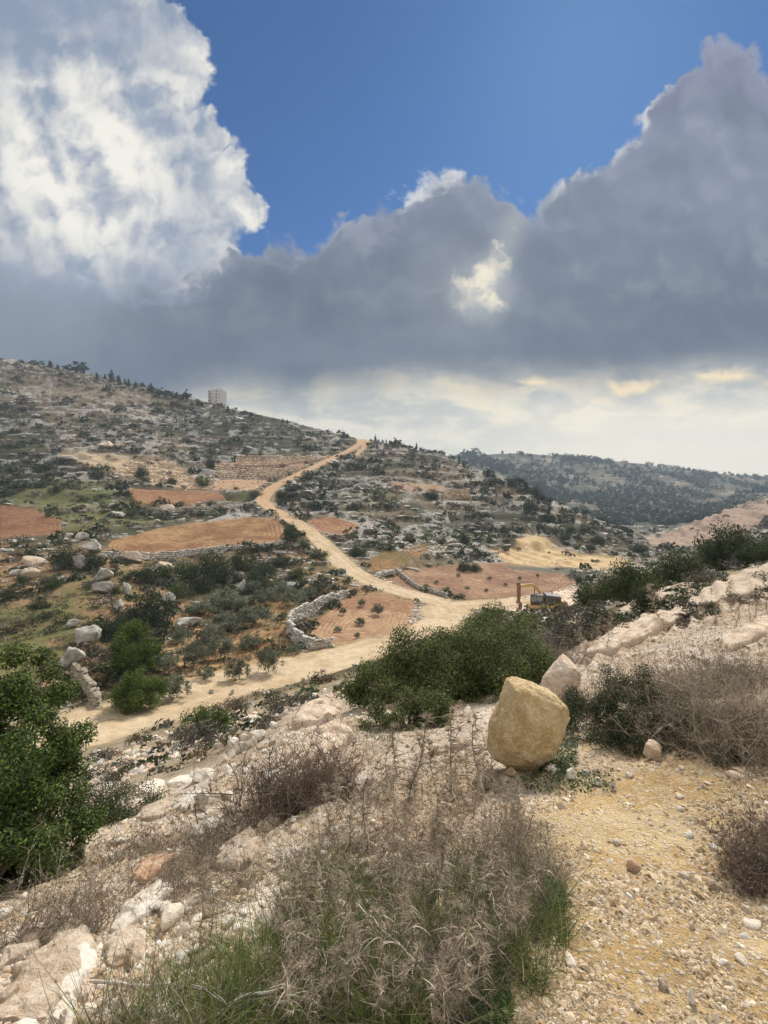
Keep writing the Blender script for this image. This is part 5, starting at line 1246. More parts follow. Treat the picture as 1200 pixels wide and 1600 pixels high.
def slab(name, poly, thick, mat, label, seed=0, cat='rock', p=5.0, led=3):
    """a mass of bedrock breaking the ground: outline laid on the land, raised by its thickness"""
    P = np.array(poly, float); n = 200; k = np.linspace(0, len(P), n, endpoint=False); i0 = k.astype(int); f = k - i0
    ox = P[i0, 0] * (1 - f) + P[(i0 + 1) % len(P), 0] * f; oy = P[i0, 1] * (1 - f) + P[(i0 + 1) % len(P), 1] * f
    D = hitD(ox, oy); md = np.median(D); D = np.clip(D, md * .78, md * 1.22); X = (ox - CXP) / F * D; Y = D.copy()
    for _ in range(4): X = (np.roll(X, 1) + X + np.roll(X, -1)) / 3; Y = (np.roll(Y, 1) + Y + np.roll(Y, -1)) / 3
    cx, cyy = X.mean(), Y.mean(); size = max(np.ptp(X), np.ptp(Y))
    T = np.linspace(0.02, 1.0, 60); VX = cx + (X[None] - cx) * T[:, None]; VY = cyy + (Y[None] - cyy) * T[:, None]
    wob = (fbm(VX / size * 9, VY / size * 9, 3, seed) - .5) * .16 * size * T[:, None]; VX = VX + wob * .6; VY = VY + wob * .6
    b = base_z(VX.ravel(), VY.ravel()).reshape(VX.shape) ; g0 = ground_full(VX.ravel(), VY.ravel()).reshape(VX.shape)
    u, v = VX / size, VY / size
    body = fbm(u * 4, v * 4, 3, seed + 2); q = body * led + (u * .8 - v * .5) * 2.5; fq = q - np.floor(q)
    h = thick * (1 - T[:, None] ** p) ** .55 * (.55 + .55 * body + .3 * (ss(fq, .7, .96) - fq * .8)) + thick * .16 * (fbm(u * 18, v * 18, 3, seed + 3) - .5) + thick * .07 * (fbm(u * 60, v * 60, 2, seed + 4) - .5)
    Z = np.minimum(b * .5 + g0 * .5, g0 + thick * .25) + h - .004; Z[-3:] = g0[-3:] - thick * np.array([.1, .5, 1.2])[:, None]
    idx = np.arange(60 * n).reshape(60, n); nx = np.roll(idx, -1, axis=1)
    Fq = np.stack([idx[:-1], nx[:-1], nx[1:], idx[1:]], -1).reshape(-1, 4)
    V = np.stack([VX - cx, VY - cyy, Z - Z.mean()], -1).reshape(-1, 3)
    c0 = len(V); V = np.vstack([V, [[0, 0, V[:n, 2].mean()]]]); Fc = np.array([[c0, (i + 1) % n, i, i] for i in range(0)]).reshape(-1, 4)
    e = V[1:2] - V[0:1]
    # winding: outline may run either way round
    area = np.sum(X * np.roll(Y, -1) - Y * np.roll(X, -1)); Fq = Fq if area < 0 else Fq[:, ::-1]
    V = V[:-1]
    # close the tiny middle with one quad fan of its ring
    mid = np.array([[0, n // 4, n // 2, 3 * n // 4]])
    me = new_mesh(name, V, np.vstack([Fq, mid if area > 0 else mid[:, ::-1]]), mat, True)
    return link(name, me, loc=(cx, cyy, Z.mean()), label=label, cat=cat)
for i, (poly, th, mt, lab, nm) in enumerate([
 ([(905,1040),(925,1015),(955,990),(1000,968),(1050,948),(1085,938),(1095,950),(1060,975),(1010,1000),(960,1028),(930,1045)], .30, MAT_PINK, 'pinkish ledge of bare rock slanting up behind the low green shrub', 'rock_outcrop'),
 ([(1060,962),(1095,930),(1140,908),(1195,888),(1260,862),(1290,880),(1240,915),(1180,942),(1110,970)], .34, MAT_PINK, 'layered pinkish rock ledge on the slope at the right edge', 'rock_outcrop'),
 ([(960,962),(1000,932),(1050,912),(1095,900),(1085,918),(1035,940),(990,962)], .30, MAT_PINK, 'upper pinkish rock ledge just under the crest bushes', 'rock_outcrop'),
 ([(1120,1005),(1165,980),(1230,955),(1240,975),(1180,1005),(1140,1020)], .18, MAT_PINK, 'low pinkish rock slab among dry stems at the right edge', 'rock_outcrop'),
 ([(168,1462),(190,1428),(218,1398),(246,1384),(272,1383),(276,1394),(250,1415),(225,1440),(192,1468)], .055, MAT_WHITE, 'smooth white slab of rock on the left foreground slope', 'rock_slab'),
 ([(200,1382),(218,1352),(242,1338),(270,1336),(276,1346),(252,1362),(226,1386)], .06, MAT_RUST, 'rock with an orange face above the white slab', 'rock_slab'),
 ([(160,1508),(168,1468),(190,1452),(218,1450),(232,1470),(222,1502),(200,1520),(178,1518)], .05, MAT_PINK, 'squat cream coloured block below the white slab', 'rock_slab'),
 ([(-30,1620),(10,1545),(52,1498),(100,1466),(140,1466),(150,1486),(124,1530),(100,1570),(70,1640)], .09, MAT_PINK, 'long pinkish rock shelf in the bottom left corner', 'rock_outcrop'),
 ([(78,1600),(90,1548),(110,1520),(130,1522),(126,1560),(110,1610)], .06, MAT_WHITE, 'narrow pale rock beside the pinkish shelf in the bottom left', 'rock_slab'),
 ([(0,1490),(40,1462),(90,1440),(120,1448),(80,1470),(30,1505),(0,1520)], .06, MAT_PINK, 'low pinkish rock along the lip of the slope at the left edge', 'rock_slab'),
 ([(325,1360),(345,1330),(372,1308),(400,1298),(408,1322),(396,1350),(370,1366)], .10, MAT_PINK, 'slanting pinkish rock left of the dry thistles', 'rock_slab'),
 ([(215,1280),(226,1258),(246,1248),(268,1250),(270,1268),(250,1282),(230,1288)], .12, MAT_PINK, 'reddish topped rock on the edge of the left slope', 'rock_slab'),
 ([(268,1262),(290,1246),(315,1240),(318,1252),(295,1266),(275,1272)], .10, MAT_WHITE, 'jagged pale rock edge right of the reddish topped rock', 'rock_slab'),
 ([(456,1136),(466,1114),(484,1103),(510,1101),(528,1110),(528,1126),(508,1136),(480,1140)], .30, MAT_PINK, 'broad cream boulder on the bank above the dark twiggy bush', 'rock_outcrop'),
 ([(440,1200),(462,1176),(492,1160),(532,1146),(556,1154),(536,1178),(494,1196),(462,1208)], .22, MAT_PINK, 'pinkish rock mound behind the dark twiggy bush', 'rock_outcrop'),
 ([(400,1225),(415,1212),(450,1208),(440,1222),(415,1235)], .10, MAT_WHITE, 'pale slab just left of the dark twiggy bush crown', 'rock_slab'),
 ([(292,1300),(325,1280),(352,1275),(350,1292),(320,1308),(298,1312)], .07, MAT_WHITE, 'low pale slab on the gravel slope below the twiggy bush', 'rock_slab'),
 ([(640,1170),(680,1158),(730,1150),(740,1165),(690,1180),(650,1186)], .08, MAT_PINK, 'low pinkish slab in front of the middle bush behind the thistles', 'rock_slab'),
]): slab(nm, poly, th, mt, lab, 700 + i * 7, 'rock outcrop' if 'outcrop' in nm else 'rock')
q = 0
for px, y0, y1, w, lab in [(364,1150,1166,22,'pale stone at the left of the pile on the bank'),(380,1142,1158,20,'pale stone on top of the pile on the bank'),(394,1152,1166,18,'pale stone at the right of the pile on the bank'),(374,1160,1176,24,'pale stone at the foot of the pile on the bank'),
   (404,1140,1156,30,'wide cream stone right of the stone pile on the bank'),(425,1152,1162,16,'small stone well right of the stone pile'),(340,1162,1170,14,'small stone just left of the stone pile'),(392,1118,1128,16,'white stone between the green bush and the road'),(355,1120,1127,12,'small pale stone below the road beside the green bush'),
   (152,1172,1180,18,'pale stone on the bank at the left road edge'),(215,1172,1178,14,'white stone on the scrubby bank below the road'),(137,1198,1206,16,'pale stone lying low on the left bank'),(262,1180,1188,14,'pale stone mid way down the scrubby bank'),
   (893,1200,1218,20,'round white stone right of the big boulder foot'),(866,1196,1208,26,'flat pale stone touching the big boulder foot'),(913,1202,1212,16,'pale stone second right of the big boulder foot'),(935,1216,1228,18,'pale stone below the green weeds by the boulder'),(958,1222,1236,12,'small upright white stone by a dark weed'),
   (985,1208,1216,12,'small cream stone between boulder and low shrub'),(1008,1166,1174,12,'little stone at the shadowed edge of the low shrub'),(1082,1440,1452,12,'oval white stone on the gravel path'),(1118,1376,1392,20,'beige stone near the dry shrub at the right edge'),(1145,1376,1386,12,'small beige stone beside the right edge shrub'),
   (822,1500,1512,14,'yellowish stone at the edge of the dry clump'),(1082,1545,1570,16,'pale shard on the path near the bottom'),(1040,1530,1545,18,'beige stone on the path near the bottom'),(640,1010,1016,9,'white stone on the verge by the road junction'),(690,1340,1352,12,'white stone amid the thistles'),
   (232,1226,1240,46,'long pale rock at the lower end of the ledge behind the twiggy bush'),(275,1216,1228,44,'pale rock in the middle of the ledge behind the twiggy bush'),(318,1206,1218,46,'long flat pale rock in the ledge just left of the dark twiggy bush'),(360,1196,1208,40,'pale rock at the upper end of the ledge behind the twiggy bush'),(560,1298,1312,16,'cream stone left of the tall thistles'),(575,1215,1232,18,'pale stone behind the tall thistles'),(648,1208,1222,20,'pale pointed stone among the rear thistles'),(200,1318,1326,10,'grey stone on the left gravel slope'),(262,1326,1334,10,'white pebble cluster stone on the left slope'),
   (285,1408,1424,18,'white stone right of the white slab'),(176,1562,1580,22,'white stone near the bottom left grass'),(230,1600,1620,30,'pale stone at the very bottom left'),(150,1392,1404,18,'reddish brown stone at the lip of the slope'),(104,1432,1450,22,'tan stone below the green bush at the left')]:
    put_rock(px, y0, y1, w, lab, None, ROCKWH if ('white' in lab or 'cream' in lab or 'pale' in lab) else ROCKPK, q, 'stone', 'stone', 0.4, 0.9); q += 1

# ------------------------------------------------------------------ gravel
def gravel():
    r = np.random.default_rng(81)
    n = 150000; px = r.uniform(-60, 1260, n); py = 890 + (1640 - 890) * r.random(n) ** 0.8
    D = hitD(px, py); x = (px - CXP) / F * D; z = ground_full(x, D)
    patch = fbm(x / 0.5, D / 0.5, 3, 82) * 0.6 + fbm(x / 0.12, D / 0.12, 2, 83) * 0.4
    path = poly_mask(px, py, [(780,1700),(860,1420),(850,1290),(890,1200),(960,1165),(1080,1175),(1300,1200),(1700,1260),(1700,1700)], 60)
    pr = np.clip(ss(patch, 0.36, 0.58), 0.12, 1) * (1 - 0.62 * path * ss(patch, 0.62, 0.45)) * ss(D, 30, 20) * (1 - (D > 9) * (px < 620))
    k = r.random(n) < pr; px, py, D, x, z = px[k], py[k], D[k], x[k], z[k]; n = len(x)
    w = np.exp(r.normal(math.log(0.0046), 0.5, n)) * (1 + 0.55 * np.clip(D - 1.3, 0, 30) ** 0.9); w = np.clip(w, 0.003, 0.14)
    S = np.stack([w, w * r.uniform(.5, .95, n), w * r.uniform(.3, .6, n)], 1)
    V, Fq, C = many_rocks(ROCKS_TINY, np.stack([x, D, z + S[:, 2] * .3], 1), S, r, [(0.58, 0.47, 0.32), (0.52, 0.39, 0.24), (0.68, 0.59, 0.45), (0.43, 0.31, 0.18), (0.54, 0.42, 0.28), (0.40, 0.32, 0.22)], .18, .3)
    link('gravel', new_mesh('gravel', V, Fq, MAT_STONES, False, fcol=C), label='cream and tan gravel strewn over the foreground shoulder', cat='gravel', kind='stuff')
    # fist sized stones
    n = 2600; px = r.uniform(-60, 1260, n); py = r.uniform(1040, 1640, n); D = hitD(px, py); x = (px - CXP) / F * D
    left = ss(px, 900, 700); k = r.random(n) < (0.25 + 0.75 * left) * ss(D, 26, 15) * ss(fbm(x / 1.1, D / 1.1, 3, 84), .4, .6); px, D, x = px[k], D[k], x[k]; n = len(x)
    z = ground_full(x, D); w = np.exp(r.normal(math.log(0.014), 0.45, n)) * (1 + 0.5 * (D - 1.3)); w = np.clip(w, 0, .2)
    S = np.stack([w, w * r.uniform(.6, .95, n), w * r.uniform(.4, .7, n)], 1)
    pr2 = [rock_shape(2, np.random.default_rng(600 + i), 9, 0.15, i) for i in range(6)]
    V, Fq, C = many_rocks(pr2, np.stack([x, D, z + S[:, 2] * .35], 1), S, r, [(0.66, 0.58, 0.47), (0.58, 0.46, 0.34), (0.72, 0.67, 0.58)], .15, .2)
    link('loose_stones', new_mesh('loose_stones', V, Fq, MAT_STONES, True, fcol=C), label='loose broken stones lying on the foreground slope', cat='stones', kind='stuff')
gravel()

# ------------------------------------------------------------------ foreground bushes
def big_bush(px, py, wpx, hpx, n, L, W, cols, seed, label, nl=80, lr=(0.13, 0.26), D=None, dep=1.0, kind='evergreen_bush', stemr=0.02, stems=30, sink=0.1, shell=.35, lumpy=None):
    x, D0, z = at_px(px, py)
    if D is not None:
        D0 = D; x = (px - CXP) / F * D; z = gz1(x, D)
    w = wpx * D0 / F / 2; top = EYE + (HZ - (py - hpx)) / F * D0; h = top - z + sink
    rng = np.random.default_rng(seed)
    lm = lumps_dome(nl, w, w * dep, h, rng, lr, 0.86)
    V, Fq, C = crown(lm, n, L, W, cols, rng, shell, 0.35, var=.35)
    V[:, 2] = np.maximum(V[:, 2], 0)
    o = empty(kind, x, D0 + w * dep * .3, z - sink, label, 'bush')
    link('foliage', new_mesh('foliage', V, Fq, MAT_LEAF, False, fcol=C), parent=o)
    A, _ = branchy(rng, h, stems, w, stemr, lm[rng.choice(len(lm), stems), :3], 5); link('branches', A.mesh('branches', MAT_BARK, True), parent=o)
    # thin shoots sticking out of the outline
    m = 260; k = rng.choice(len(lm), m); u = unit(rng.normal(size=(m, 3)) + np.array([0, 0, .8])); b = lm[k, :3] + u * lm[k, 3:4] * .7
    V, Fq, C, pts = strands(b, u, lm[k, 3] * .7, .006, rng, 3, .25, .1, [(0.16, 0.12, 0.08)]); S = Acc(); S.add(V, Fq, C)
    for t in (1, 2, 3):
        V, Fq = leaf_quads(pts[t] + rng.normal(size=pts[t].shape) * .01, unit(rng.normal(size=(m, 3)) + np.array([0, 0, .6])), L, W, rng); S.add(V, Fq, colvar(m, cols, rng, .3) * 1.15)
    link('shoots', S.mesh('shoots', MAT_LEAF), parent=o)
    return o
big_bush(-4, 1400, 140, 385, 70000, 0.030, 0.015, [(0.05, 0.085, 0.02), (0.085, 0.13, 0.026), (0.14, 0.19, 0.04), (0.03, 0.045, 0.016)], 901, 'tall bright green bush filling the left edge of the frame', 120, (0.26, 0.46), D=3.7, dep=.9, sink=.25)
big_bush(-60, 1440, 200, 300, 22000, 0.030, 0.015, LENTC, 902, 'green bush mostly outside the left edge behind the tall one', 60, (0.2, 0.34), D=3.2)
CENC = [(0.06, 0.085, 0.025), (0.10, 0.14, 0.035), (0.16, 0.20, 0.05), (0.04, 0.055, 0.022), (0.15, 0.16, 0.07)]
big_bush(738, 1120, 290, 150, 80000, 0.042, 0.02, CENC, 903, 'broad dark green bush in the middle behind the thistles', 150, (0.12, 0.26), D=7.6, dep=.8, sink=.2)
big_bush(588, 1085, 100, 52, 14000, 0.045, 0.022, CENC, 904, 'left low lobe of green bush beside the broad middle bush', 40, (0.2, 0.34), D=9.0, sink=.2)
big_bush(792, 1060, 170, 118, 30000, 0.05, 0.024, CENC, 905, 'green bush rising behind the broad middle bush toward the road', 40, (0.2, 0.34), D=10.5, sink=.3)
big_bush(640, 1135, 110, 66, 9000, 0.035, 0.018, CENC, 906, 'small green bush in front of the left half of the middle bush', 34, (0.2, 0.36), sink=.1)
big_bush(1005, 1150, 215, 92, 40000, 0.022, 0.008, [(0.05, 0.068, 0.03), (0.075, 0.092, 0.04), (0.035, 0.048, 0.022)], 907, 'low dark green shrub with dead twigs right of the big tan boulder', 90, (0.14, 0.28), dep=.7, kind='low_shrub', stemr=.008)
big_bush(1170, 1172, 110, 46, 9000, 0.022, 0.008, [(0.06, 0.075, 0.03), (0.08, 0.092, 0.04)], 908, 'low green shrub patch at the right edge under the dry brown shrub', 40, (0.2, 0.34), kind='low_shrub', stemr=.008)
big_bush(155, 1292, 130, 62, 14000, 0.03, 0.012, [(0.05, 0.07, 0.028), (0.075, 0.095, 0.04)], 909, 'low dark green scrub between the tall left bush and the slope', 50, (0.2, 0.34), kind='low_shrub', stemr=.01)

# ------------------------------------------------------------------ dry plants
DRYC = [(0.32, 0.265, 0.20), (0.44, 0.37, 0.28), (0.20, 0.155, 0.12), (0.26, 0.225, 0.18), (0.13, 0.10, 0.085)]
BROWNC = [(0.12, 0.085, 0.065), (0.17, 0.125, 0.095), (0.20, 0.16, 0.13)]
def twig_mesh(name, seed, w, d, h, n1, n2, cols, wd=0.004, bend=.35, droop=.2, leaves=0, spread=.6):
    r = np.random.default_rng(seed)
    b = np.stack([r.normal(size=n1) * w * .3, r.normal(size=n1) * d * .3, np.zeros(n1)], 1)
    di = unit(np.stack([r.normal(size=n1) * spread, r.normal(size=n1) * spread, np.ones(n1)], 1)); L = h * r.uniform(.6, 1.15, n1)
    A = Acc(); V, Fq, C, pts = strands(b, di, L, wd * 1.6, r, 5, bend, droop, cols); A.add(V, Fq, C)
    k = r.integers(0, n1, n2); t = r.integers(1, 6, n2); P = np.stack(pts)[t, k]; d2 = unit(di[k] * .5 + r.normal(size=(n2, 3)) * .6 + np.array([0, 0, .25]))
    V, Fq, C, pts2 = strands(P, d2, h * r.uniform(.12, .4, n2), wd * .8, r, 3, .4, .1, cols); A.add(V, Fq, C)
    if leaves:
        kk = r.integers(0, n2, leaves); P = np.stack(pts2)[r.integers(0, 4, leaves), kk]
        V, Fq = leaf_quads(P + r.normal(size=(leaves, 3)) * .006, unit(r.normal(size=(leaves, 3))), .016, .006, r); A.add(V, Fq, colvar(leaves, cols, r, .35))
    return A.mesh(name, MAT_DRY)
def dry_thing(px, py, wpx, hpx, label, seed, n1=90, n2=1200, cols=DRYC, wd=.004, group=None, dep=.8, leaves=0, kind='dry_shrub', bend=.35, spread=.6, part='twigs'):
    x, D, z = at_px(px, py); w = wpx * D / F; h = hpx * D / F
    return link(kind, twig_mesh(kind, seed, w, w * dep, h, n1, n2, cols, wd, bend, .2, leaves, spread), loc=(x, D, z - .01), label=label, cat='dry shrub', group=group)
dry_thing(455, 1262, 175, 78, 'dark brown leafless twiggy bush on the pale slope left of the thistles', 1001, 330, 5200, BROWNC, .006, dep=.8, bend=.5, spread=.9)
dry_thing(505, 1248, 100, 66, 'brown leafless bush adjoining the right side of the dark twiggy bush', 1002, 160, 2600, BROWNC, .0055, bend=.5, spread=.9)
dry_thing(870, 1052, 120, 52, 'grey brown tangle of bare twigs at the right end of the middle bush', 1003, 170, 2600, [(0.2, 0.15, 0.12), (0.28, 0.23, 0.2)], .012, bend=.5, spread=.8)
for i, (px, py, w, h, lab) in enumerate([(1120,1165,150,88,'large dry brown shrub behind the low green one, right side'),(1190,1175,140,105,'dry brown shrub filling the right edge below the rock ledge'),(1060,1085,130,38,'dry grey brown shrub above the low green one'),(1150,1065,140,34,'dry brown shrub under the layered rock ledge'),
    (960,1090,90,34,'dry twiggy shrub between the pale boulder and the low green shrub'),(900,1118,60,30,'small dry twiggy plant against the pale pointed boulder'),(1205,1385,80,60,'dry dark twiggy shrub at the right edge of the gravel path'),(1225,1340,80,70,'dry shrub cut off by the right frame edge'),
    (250,1330,110,38,'thin dry weeds on the left gravel slope'),(180,1350,90,36,'dry weeds at the lip of the left slope'),(290,1390,110,45,'sprawling greyish dry weed beside the white slab'),(330,1330,60,50,'sparse dry weed left of the slanting rock'),(130,1445,120,60,'dry grass tuft under the tall left bush'),(60,1470,110,90,'dry stems at the left edge below the green bush')]):
    dense = 1 if i < 4 or i == 6 else .35
    dry_thing(px, py, w, h, lab, 1010 + i, int(230 * dense), int(5200 * dense), DRYC if i not in (6, 7) else BROWNC, .0045 if i < 6 else .003, leaves=int(3800 * dense) if i < 8 else 300)
# the central clump: thistles one by one
def thistle_meshes(seed, h=0.5):
    r = np.random.default_rng(seed); t = np.linspace(0, 1, 8)
    c = np.stack([np.cumsum(r.normal(size=8)) * .012, np.cumsum(r.normal(size=8)) * .012, t * h], 1); c[0] = (0, 0, -.02)
    A = Acc(); V, Fq = tube(c, np.linspace(.0042, .0022, 8), 5); A.add(V, Fq, np.array((0.33, 0.27, 0.19)))
    tips = [c[-1]]
    for j in range(4):
        a = c[r.integers(3, 7)]; e = a + np.array([r.normal() * .05, r.normal() * .05, r.uniform(.06, .14)]); V, Fq = tube(np.linspace(a, e, 4), np.linspace(.003, .0016, 4), 4); A.add(V, Fq, np.array((0.33, 0.27, 0.19))); tips.append(e)
    stem = A.mesh('thistle_stem', MAT_DRY, True)
    n = 90; k = r.random(n); P = np.stack([np.interp(k, t, c[:, i]) for i in range(3)], 1); an = r.uniform(0, 6.28, n)
    d = unit(np.stack([np.cos(an), np.sin(an), r.uniform(.2, .9, n)], 1)); B = Acc()
    V, Fq, C, _ = strands(P, d, r.uniform(.06, .15, n) * (1.15 - k * .5), r.uniform(.006, .013, n), r, 5, .25, .55, [(0.38, 0.32, 0.24), (0.52, 0.45, 0.35), (0.24, 0.19, 0.145)], .2); B.add(V, Fq, C)
    leaf = B.mesh('thistle_leaves', MAT_DRY)
    H = []
    for e in tips:
        m = 46; an = r.uniform(0, 6.28, m); el = r.uniform(-.2, 1.3, m); d = unit(np.stack([np.cos(an) * np.cos(el), np.sin(an) * np.cos(el), np.sin(el)], 1)); q = Acc()
        V, Fq, C, _ = strands(np.repeat(e[None], m, 0), d, r.uniform(.022, .045, m), .0035, r, 2, .1, 0, [(0.36, 0.29, 0.22), (0.45, 0.38, 0.30)], .2); q.add(V, Fq, C); H.append(q.mesh('thistle_head', MAT_DRY))
    return stem, leaf, H
TH = [thistle_meshes(1100 + i) for i in range(5)]
def thistle(px, py, hpx, i, label, group=None):
    x, D, z = at_px(px, py); s = hpx * D / F / .5
    o = empty('thistle', x, D, z, label, 'thistle', group, rnd.uniform(0, 6.28), s)
    st, lf, hd = TH[i % 5]; link('stem', st, parent=o); link('leaves', lf, parent=o)
    for m in hd: link('flower_head', m, parent=o)
    o.rotation_euler[0] = rnd.uniform(-.22, .22); o.rotation_euler[1] = rnd.uniform(-.22, .22)
    return o
for i, (px, py, h, lab) in enumerate([(640,1250,135,'tallest dry thistle, its spiky heads against the green middle bush, left one'),(705,1235,130,'tall dry thistle with spiky heads in front of the middle bush centre'),(745,1225,105,'dry thistle just left of the big tan boulder'),
    (622,1215,90,'dry thistle at the left front of the middle bush'),(690,1300,125,'dark stemmed dry thistle in the middle of the clump'),(575,1330,120,'open branching dry thistle on the pale gravel'),(480,1400,80,'leaning dry thistle at the left side of the clump'),
    (335,1480,110,'thin dry stem with brown head rising from the left grass'),(315,1500,140,'single tall dry thistle stem left of the green grass'),(960,1010,60,'small dry weed with a round head on the right slope'),(1035,985,70,'slender dry weed with round head on the right rock ledge'),(905,1020,40,'low dry weed near the pale pointed boulder')]):
    thistle(px, py, h, i, lab)
CL = [(500,1260),(600,1215),(700,1200),(790,1240),(850,1330),(860,1420),(800,1500),(740,1640),(480,1640),(430,1560),(430,1440),(470,1360)]
c = 0
while c < 120:
    px, py = rnd.uniform(430, 860), rnd.uniform(1200, 1640)
    if poly_mask(np.array([px]), np.array([py]), CL, 2)[0] < .5: continue
    thistle(px, py, rnd.uniform(.7, 1.15) * np.interp(py, [1200, 1400, 1600], [45, 82, 140]), c, *(lambda q: ('dry straw coloured thistle in the central clump, ' + q, 'dry thistles ' + q))('at the bottom edge of the frame' if py > 1560 else ('on its left side by the green grass' if px < 540 else ('on its right rim beside the gravel path' if px > 780 else ('in its front half' if py > 1400 else 'in its rear half'))))); c += 1
for i in range(26):
    px, py = rnd.uniform(880, 1230), rnd.uniform(930, 1060); thistle(px, py, rnd.uniform(18, 40), i, 'thin dry weed standing on the stony right slope', 'dry weeds on the right slope')
def blades(n, region, seed, cols, Lr, W, name, label, bend=.5, droop=.35, dens=None, spread=.45, seg=4, cat='grass'):
    r = np.random.default_rng(seed); P = np.array(region, float); px = r.uniform(P[:, 0].min(), P[:, 0].max(), n * 3); py = r.uniform(P[:, 1].min(), P[:, 1].max(), n * 3)
    m = poly_mask(px, py, region, 40); k = r.random(len(px)) < m; px, py = px[k][:n], py[k][:n]; D = hitD(px, py); x = (px - CXP) / F * D; z = ground_full(x, D)
    tuft = fbm(x / .12, D / .12, 2, seed); k = r.random(len(x)) < ss(tuft, .35, .6) + .15; x, D, z = x[k], D[k], z[k]; n = len(x)
    d = unit(np.stack([r.normal(size=n) * spread, r.normal(size=n) * spread, np.ones(n)], 1))
    V, Fq, C, _ = strands(np.stack([x, D, z - .005], 1), d, r.uniform(Lr[0], Lr[1], n) * (1 + .12 * (D - 1.5)), W * (1 + .1 * (D - 1.5)), r, seg, bend, droop, cols, .3)
    return V, Fq, C
def stuff_from(parts, name, label, cat, mat):
    A = Acc(); [A.add(*p) for p in parts]; link(name, A.mesh(name, mat), label=label, cat=cat, kind='stuff')
GRC = [(0.10, 0.15, 0.035), (0.15, 0.21, 0.05), (0.07, 0.11, 0.03), (0.22, 0.20, 0.08)]
stuff_from([blades(9500, [(170,1660),(270,1545),(320,1495),(480,1460),(580,1500),(660,1560),(680,1700),(150,1700)], 1201, GRC, (.08, .20), .004, '', ''),
    blades(4200, [(700,1330),(790,1330),(880,1400),(890,1490),(830,1560),(740,1560),(700,1440)], 1202, GRC, (.05, .17), .0035, '', ''),
    blades(3000, [(440,1370),(520,1350),(700,1420),(700,1500),(480,1500)], 1203, GRC, (.06, .18), .0035, '', ''),
    blades(1500, [(720,1540),(800,1560),(800,1650),(720,1650)], 1204, GRC, (.03, .09), .004, '', '')], 'grass', 'green grass growing in and around the central dry clump', 'grass', MAT_LEAF)
stuff_from([blades(12000, [(430,1330),(560,1290),(760,1290),(850,1340),(860,1420),(800,1500),(740,1640),(480,1640),(430,1560)], 1211, DRYC, (.06, .17), .0036, '', '', .6, .5, spread=.8, seg=5),
    blades(5500, [(780,1270),(850,1300),(885,1370),(875,1450),(800,1480),(760,1350)], 1212, DRYC, (.04, .11), .002, '', '', .8, .2, spread=.9),
    blades(8000, [(440,1350),(560,1310),(760,1310),(840,1350),(850,1420),(790,1500),(730,1640),(480,1640),(430,1560)], 1218, BROWNC, (.04, .12), .003, '', '', .7, .2, spread=.9),  # short darker blades, shade at the clump's base put into their colour
    blades(2600, [(540,1150),(640,1140),(770,1160),(800,1240),(850,1300),(650,1290),(520,1280)], 1213, DRYC, (.05, .13), .003, '', '', .6, .3, spread=.7),
    blades(2500, [(120,1590),(300,1540),(450,1580),(520,1700),(80,1700)], 1214, DRYC, (.06, .22), .003, '', '', .6, .6, spread=.9),
    blades(2600, [(900,1060),(1000,1010),(1100,970),(1300,940),(1300,1060),(1100,1080),(950,1080)], 1215, DRYC, (.05, .14), .004, '', '', .4, .2, spread=.5),
    blades(2500, [(1120,1320),(1300,1260),(1300,1420),(1130,1400)], 1216, BROWNC + DRYC, (.04, .14), .003, '', '', .6, .2, spread=.9),
    blades(5000, [(180,1340),(330,1290),(430,1290),(400,1400),(300,1440),(180,1420)], 1217, DRYC, (.03, .10), .0025, '', '', .6, .2, spread=.8)], 'dry_grass', 'tangled dry straw coloured grass covering the foreground clump and slopes', 'dry grass', MAT_DRY)
# leafy green weeds round the boulder
def weeds():
    r = np.random.default_rng(1301); Vs = Acc()
    for reg, n in (([(838,1205),(850,1160),(880,1120),(905,1130),(900,1200),(880,1215)], 1500), ([(790,1225),(850,1210),(960,1210),(960,1240),(850,1245)], 500), ([(850,1380),(885,1400),(880,1430),(850,1430)], 250), ([(560,1120),(600,1080),(640,1110),(620,1160),(570,1160)], 900), ([(720,1600),(760,1540),(800,1560),(780,1640)], 300)):
        P = np.array(reg, float); px = r.uniform(P[:, 0].min(), P[:, 0].max(), n * 3); py = r.uniform(P[:, 1].min(), P[:, 1].max(), n * 3); k = poly_mask(px, py, reg, 12) > r.random(len(px)); px, py = px[k][:n], py[k][:n]
        D = hitD(px, py); x = (px - CXP) / F * D; z = ground_full(x, D); m = len(x)
        V, Fq = leaf_quads(np.stack([x, D, z + r.uniform(.005, .05, m)], 1), unit(r.normal(size=(m, 3)) * .5 + np.array([0, -.2, 1])), r.uniform(.014, .03, m), r.uniform(.009, .018, m), r)
        Vs.add(V, Fq, colvar(m, [(0.06, 0.10, 0.035), (0.09, 0.14, 0.05), (0.05, 0.075, 0.035)], r, .3))
    link('ground_weeds', Vs.mesh('ground_weeds', MAT_LEAF), label='low green leafy weeds on the gravel around the big tan boulder', cat='weeds', kind='stuff')
weeds()
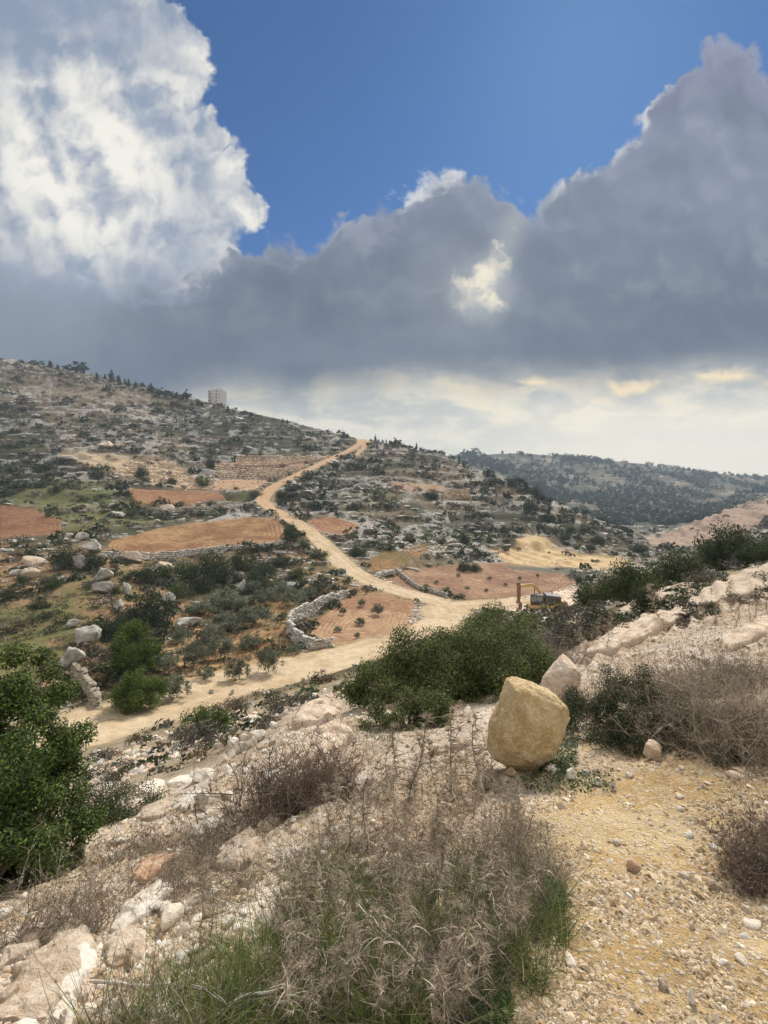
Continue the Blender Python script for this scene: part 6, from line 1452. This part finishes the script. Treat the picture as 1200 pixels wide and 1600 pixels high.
# dead pale branches
def dead_branch(pts, lift, r0, label, twigs=6, seed=0):
    r = np.random.default_rng(seed); D = hitD([p[0] for p in pts], [p[1] for p in pts]); P = np.stack([(np.array([p[0] for p in pts]) - CXP) / F * D, D, ground_full((np.array([p[0] for p in pts]) - CXP) / F * D, D) + np.array(lift)], 1)
    t = np.linspace(0, len(P) - 1, 14); Q = np.stack([np.interp(t, np.arange(len(P)), P[:, i]) for i in range(3)], 1) + r.normal(size=(14, 3)) * r0 * .8
    A = Acc(); V, Fq = tube(Q, np.linspace(r0, r0 * .45, 14), 6); A.add(V, Fq)
    for j in range(twigs):
        a = Q[r.integers(3, 13)]; e = a + r.normal(size=3) * r0 * 14 + np.array([0, 0, r0 * 6]); V, Fq = tube(np.linspace(a, e, 5) + r.normal(size=(5, 3)) * r0 * .5, np.linspace(r0 * .5, r0 * .15, 5), 4); A.add(V, Fq)
    link('dead_branch', A.mesh('dead_branch', MAT_PALEBARK, True), label=label, cat='branch')
dead_branch([(140,1550),(210,1562),(290,1572),(345,1560)], [.03,.05,.06,.04], .006, 'pale dead branch lying across the bottom left grass', 8, 1)
dead_branch([(300,1640),(380,1595),(460,1590),(530,1610)], [.03,.08,.08,.03], .006, 'pale curved dead stem at the bottom edge of the clump', 6, 2)
dead_branch([(440,1520),(462,1440),(480,1400)], [.02,.12,.2], .006, 'thick pale dead stalk leaning in the left of the clump', 4, 3)
dead_branch([(690,1600),(640,1540),(560,1480)], [.02,.1,.16], .005, 'long straw coloured stalk arching over the middle of the clump', 3, 4)
dead_branch([(1000,1090),(1040,1100),(1075,1110)], [.22,.25,.2], .006, 'bleached dead branch across the low green shrub', 9, 5)
dead_branch([(1055,1145),(1075,1160),(1090,1175)], [.12,.08,.04], .007, 'bleached forked dead branch at the foot of the low green shrub', 8, 6)
dead_branch([(60,1330),(52,1260),(60,1200)], [.2,.35,.5], .010, 'grey bare branch inside the tall left bush', 9, 7)

# ------------------------------------------------------------------ air
def haze():
    g = bpy.data.objects['ground']; n = len(g.data.vertices); co = np.empty(n * 3, np.float32); g.data.vertices.foreach_get('co', co); z = co[2::3]
    z0, z1 = float(z.min()) - 1.5, float(z.max()) + 32.0
    bm = bmesh.new(); box(bm, (0, 0, (z0 + z1) / 2), (3400, 3400, z1 - z0)); me = bpy.data.meshes.new('haze'); bm.to_mesh(me); bm.free()
    m = bpy.data.materials.new('haze'); m.use_nodes = True; nt = m.node_tree; nt.nodes.clear()
    v = nt.nodes.new('ShaderNodeVolumePrincipled'); v.inputs['Color'].default_value = (0.62, 0.76, 0.96, 1); v.inputs['Density'].default_value = 0.00024; v.inputs['Anisotropy'].default_value = 0.2
    o = nt.nodes.new('ShaderNodeOutputMaterial'); nt.links.new(v.outputs[0], o.inputs['Volume'])
    me.materials.append(m); link('haze', me, kind='stuff', label='thin bluish haze filling the valley air', cat='haze')
    m.volume_intersection_method if hasattr(m, 'volume_intersection_method') else None
haze()
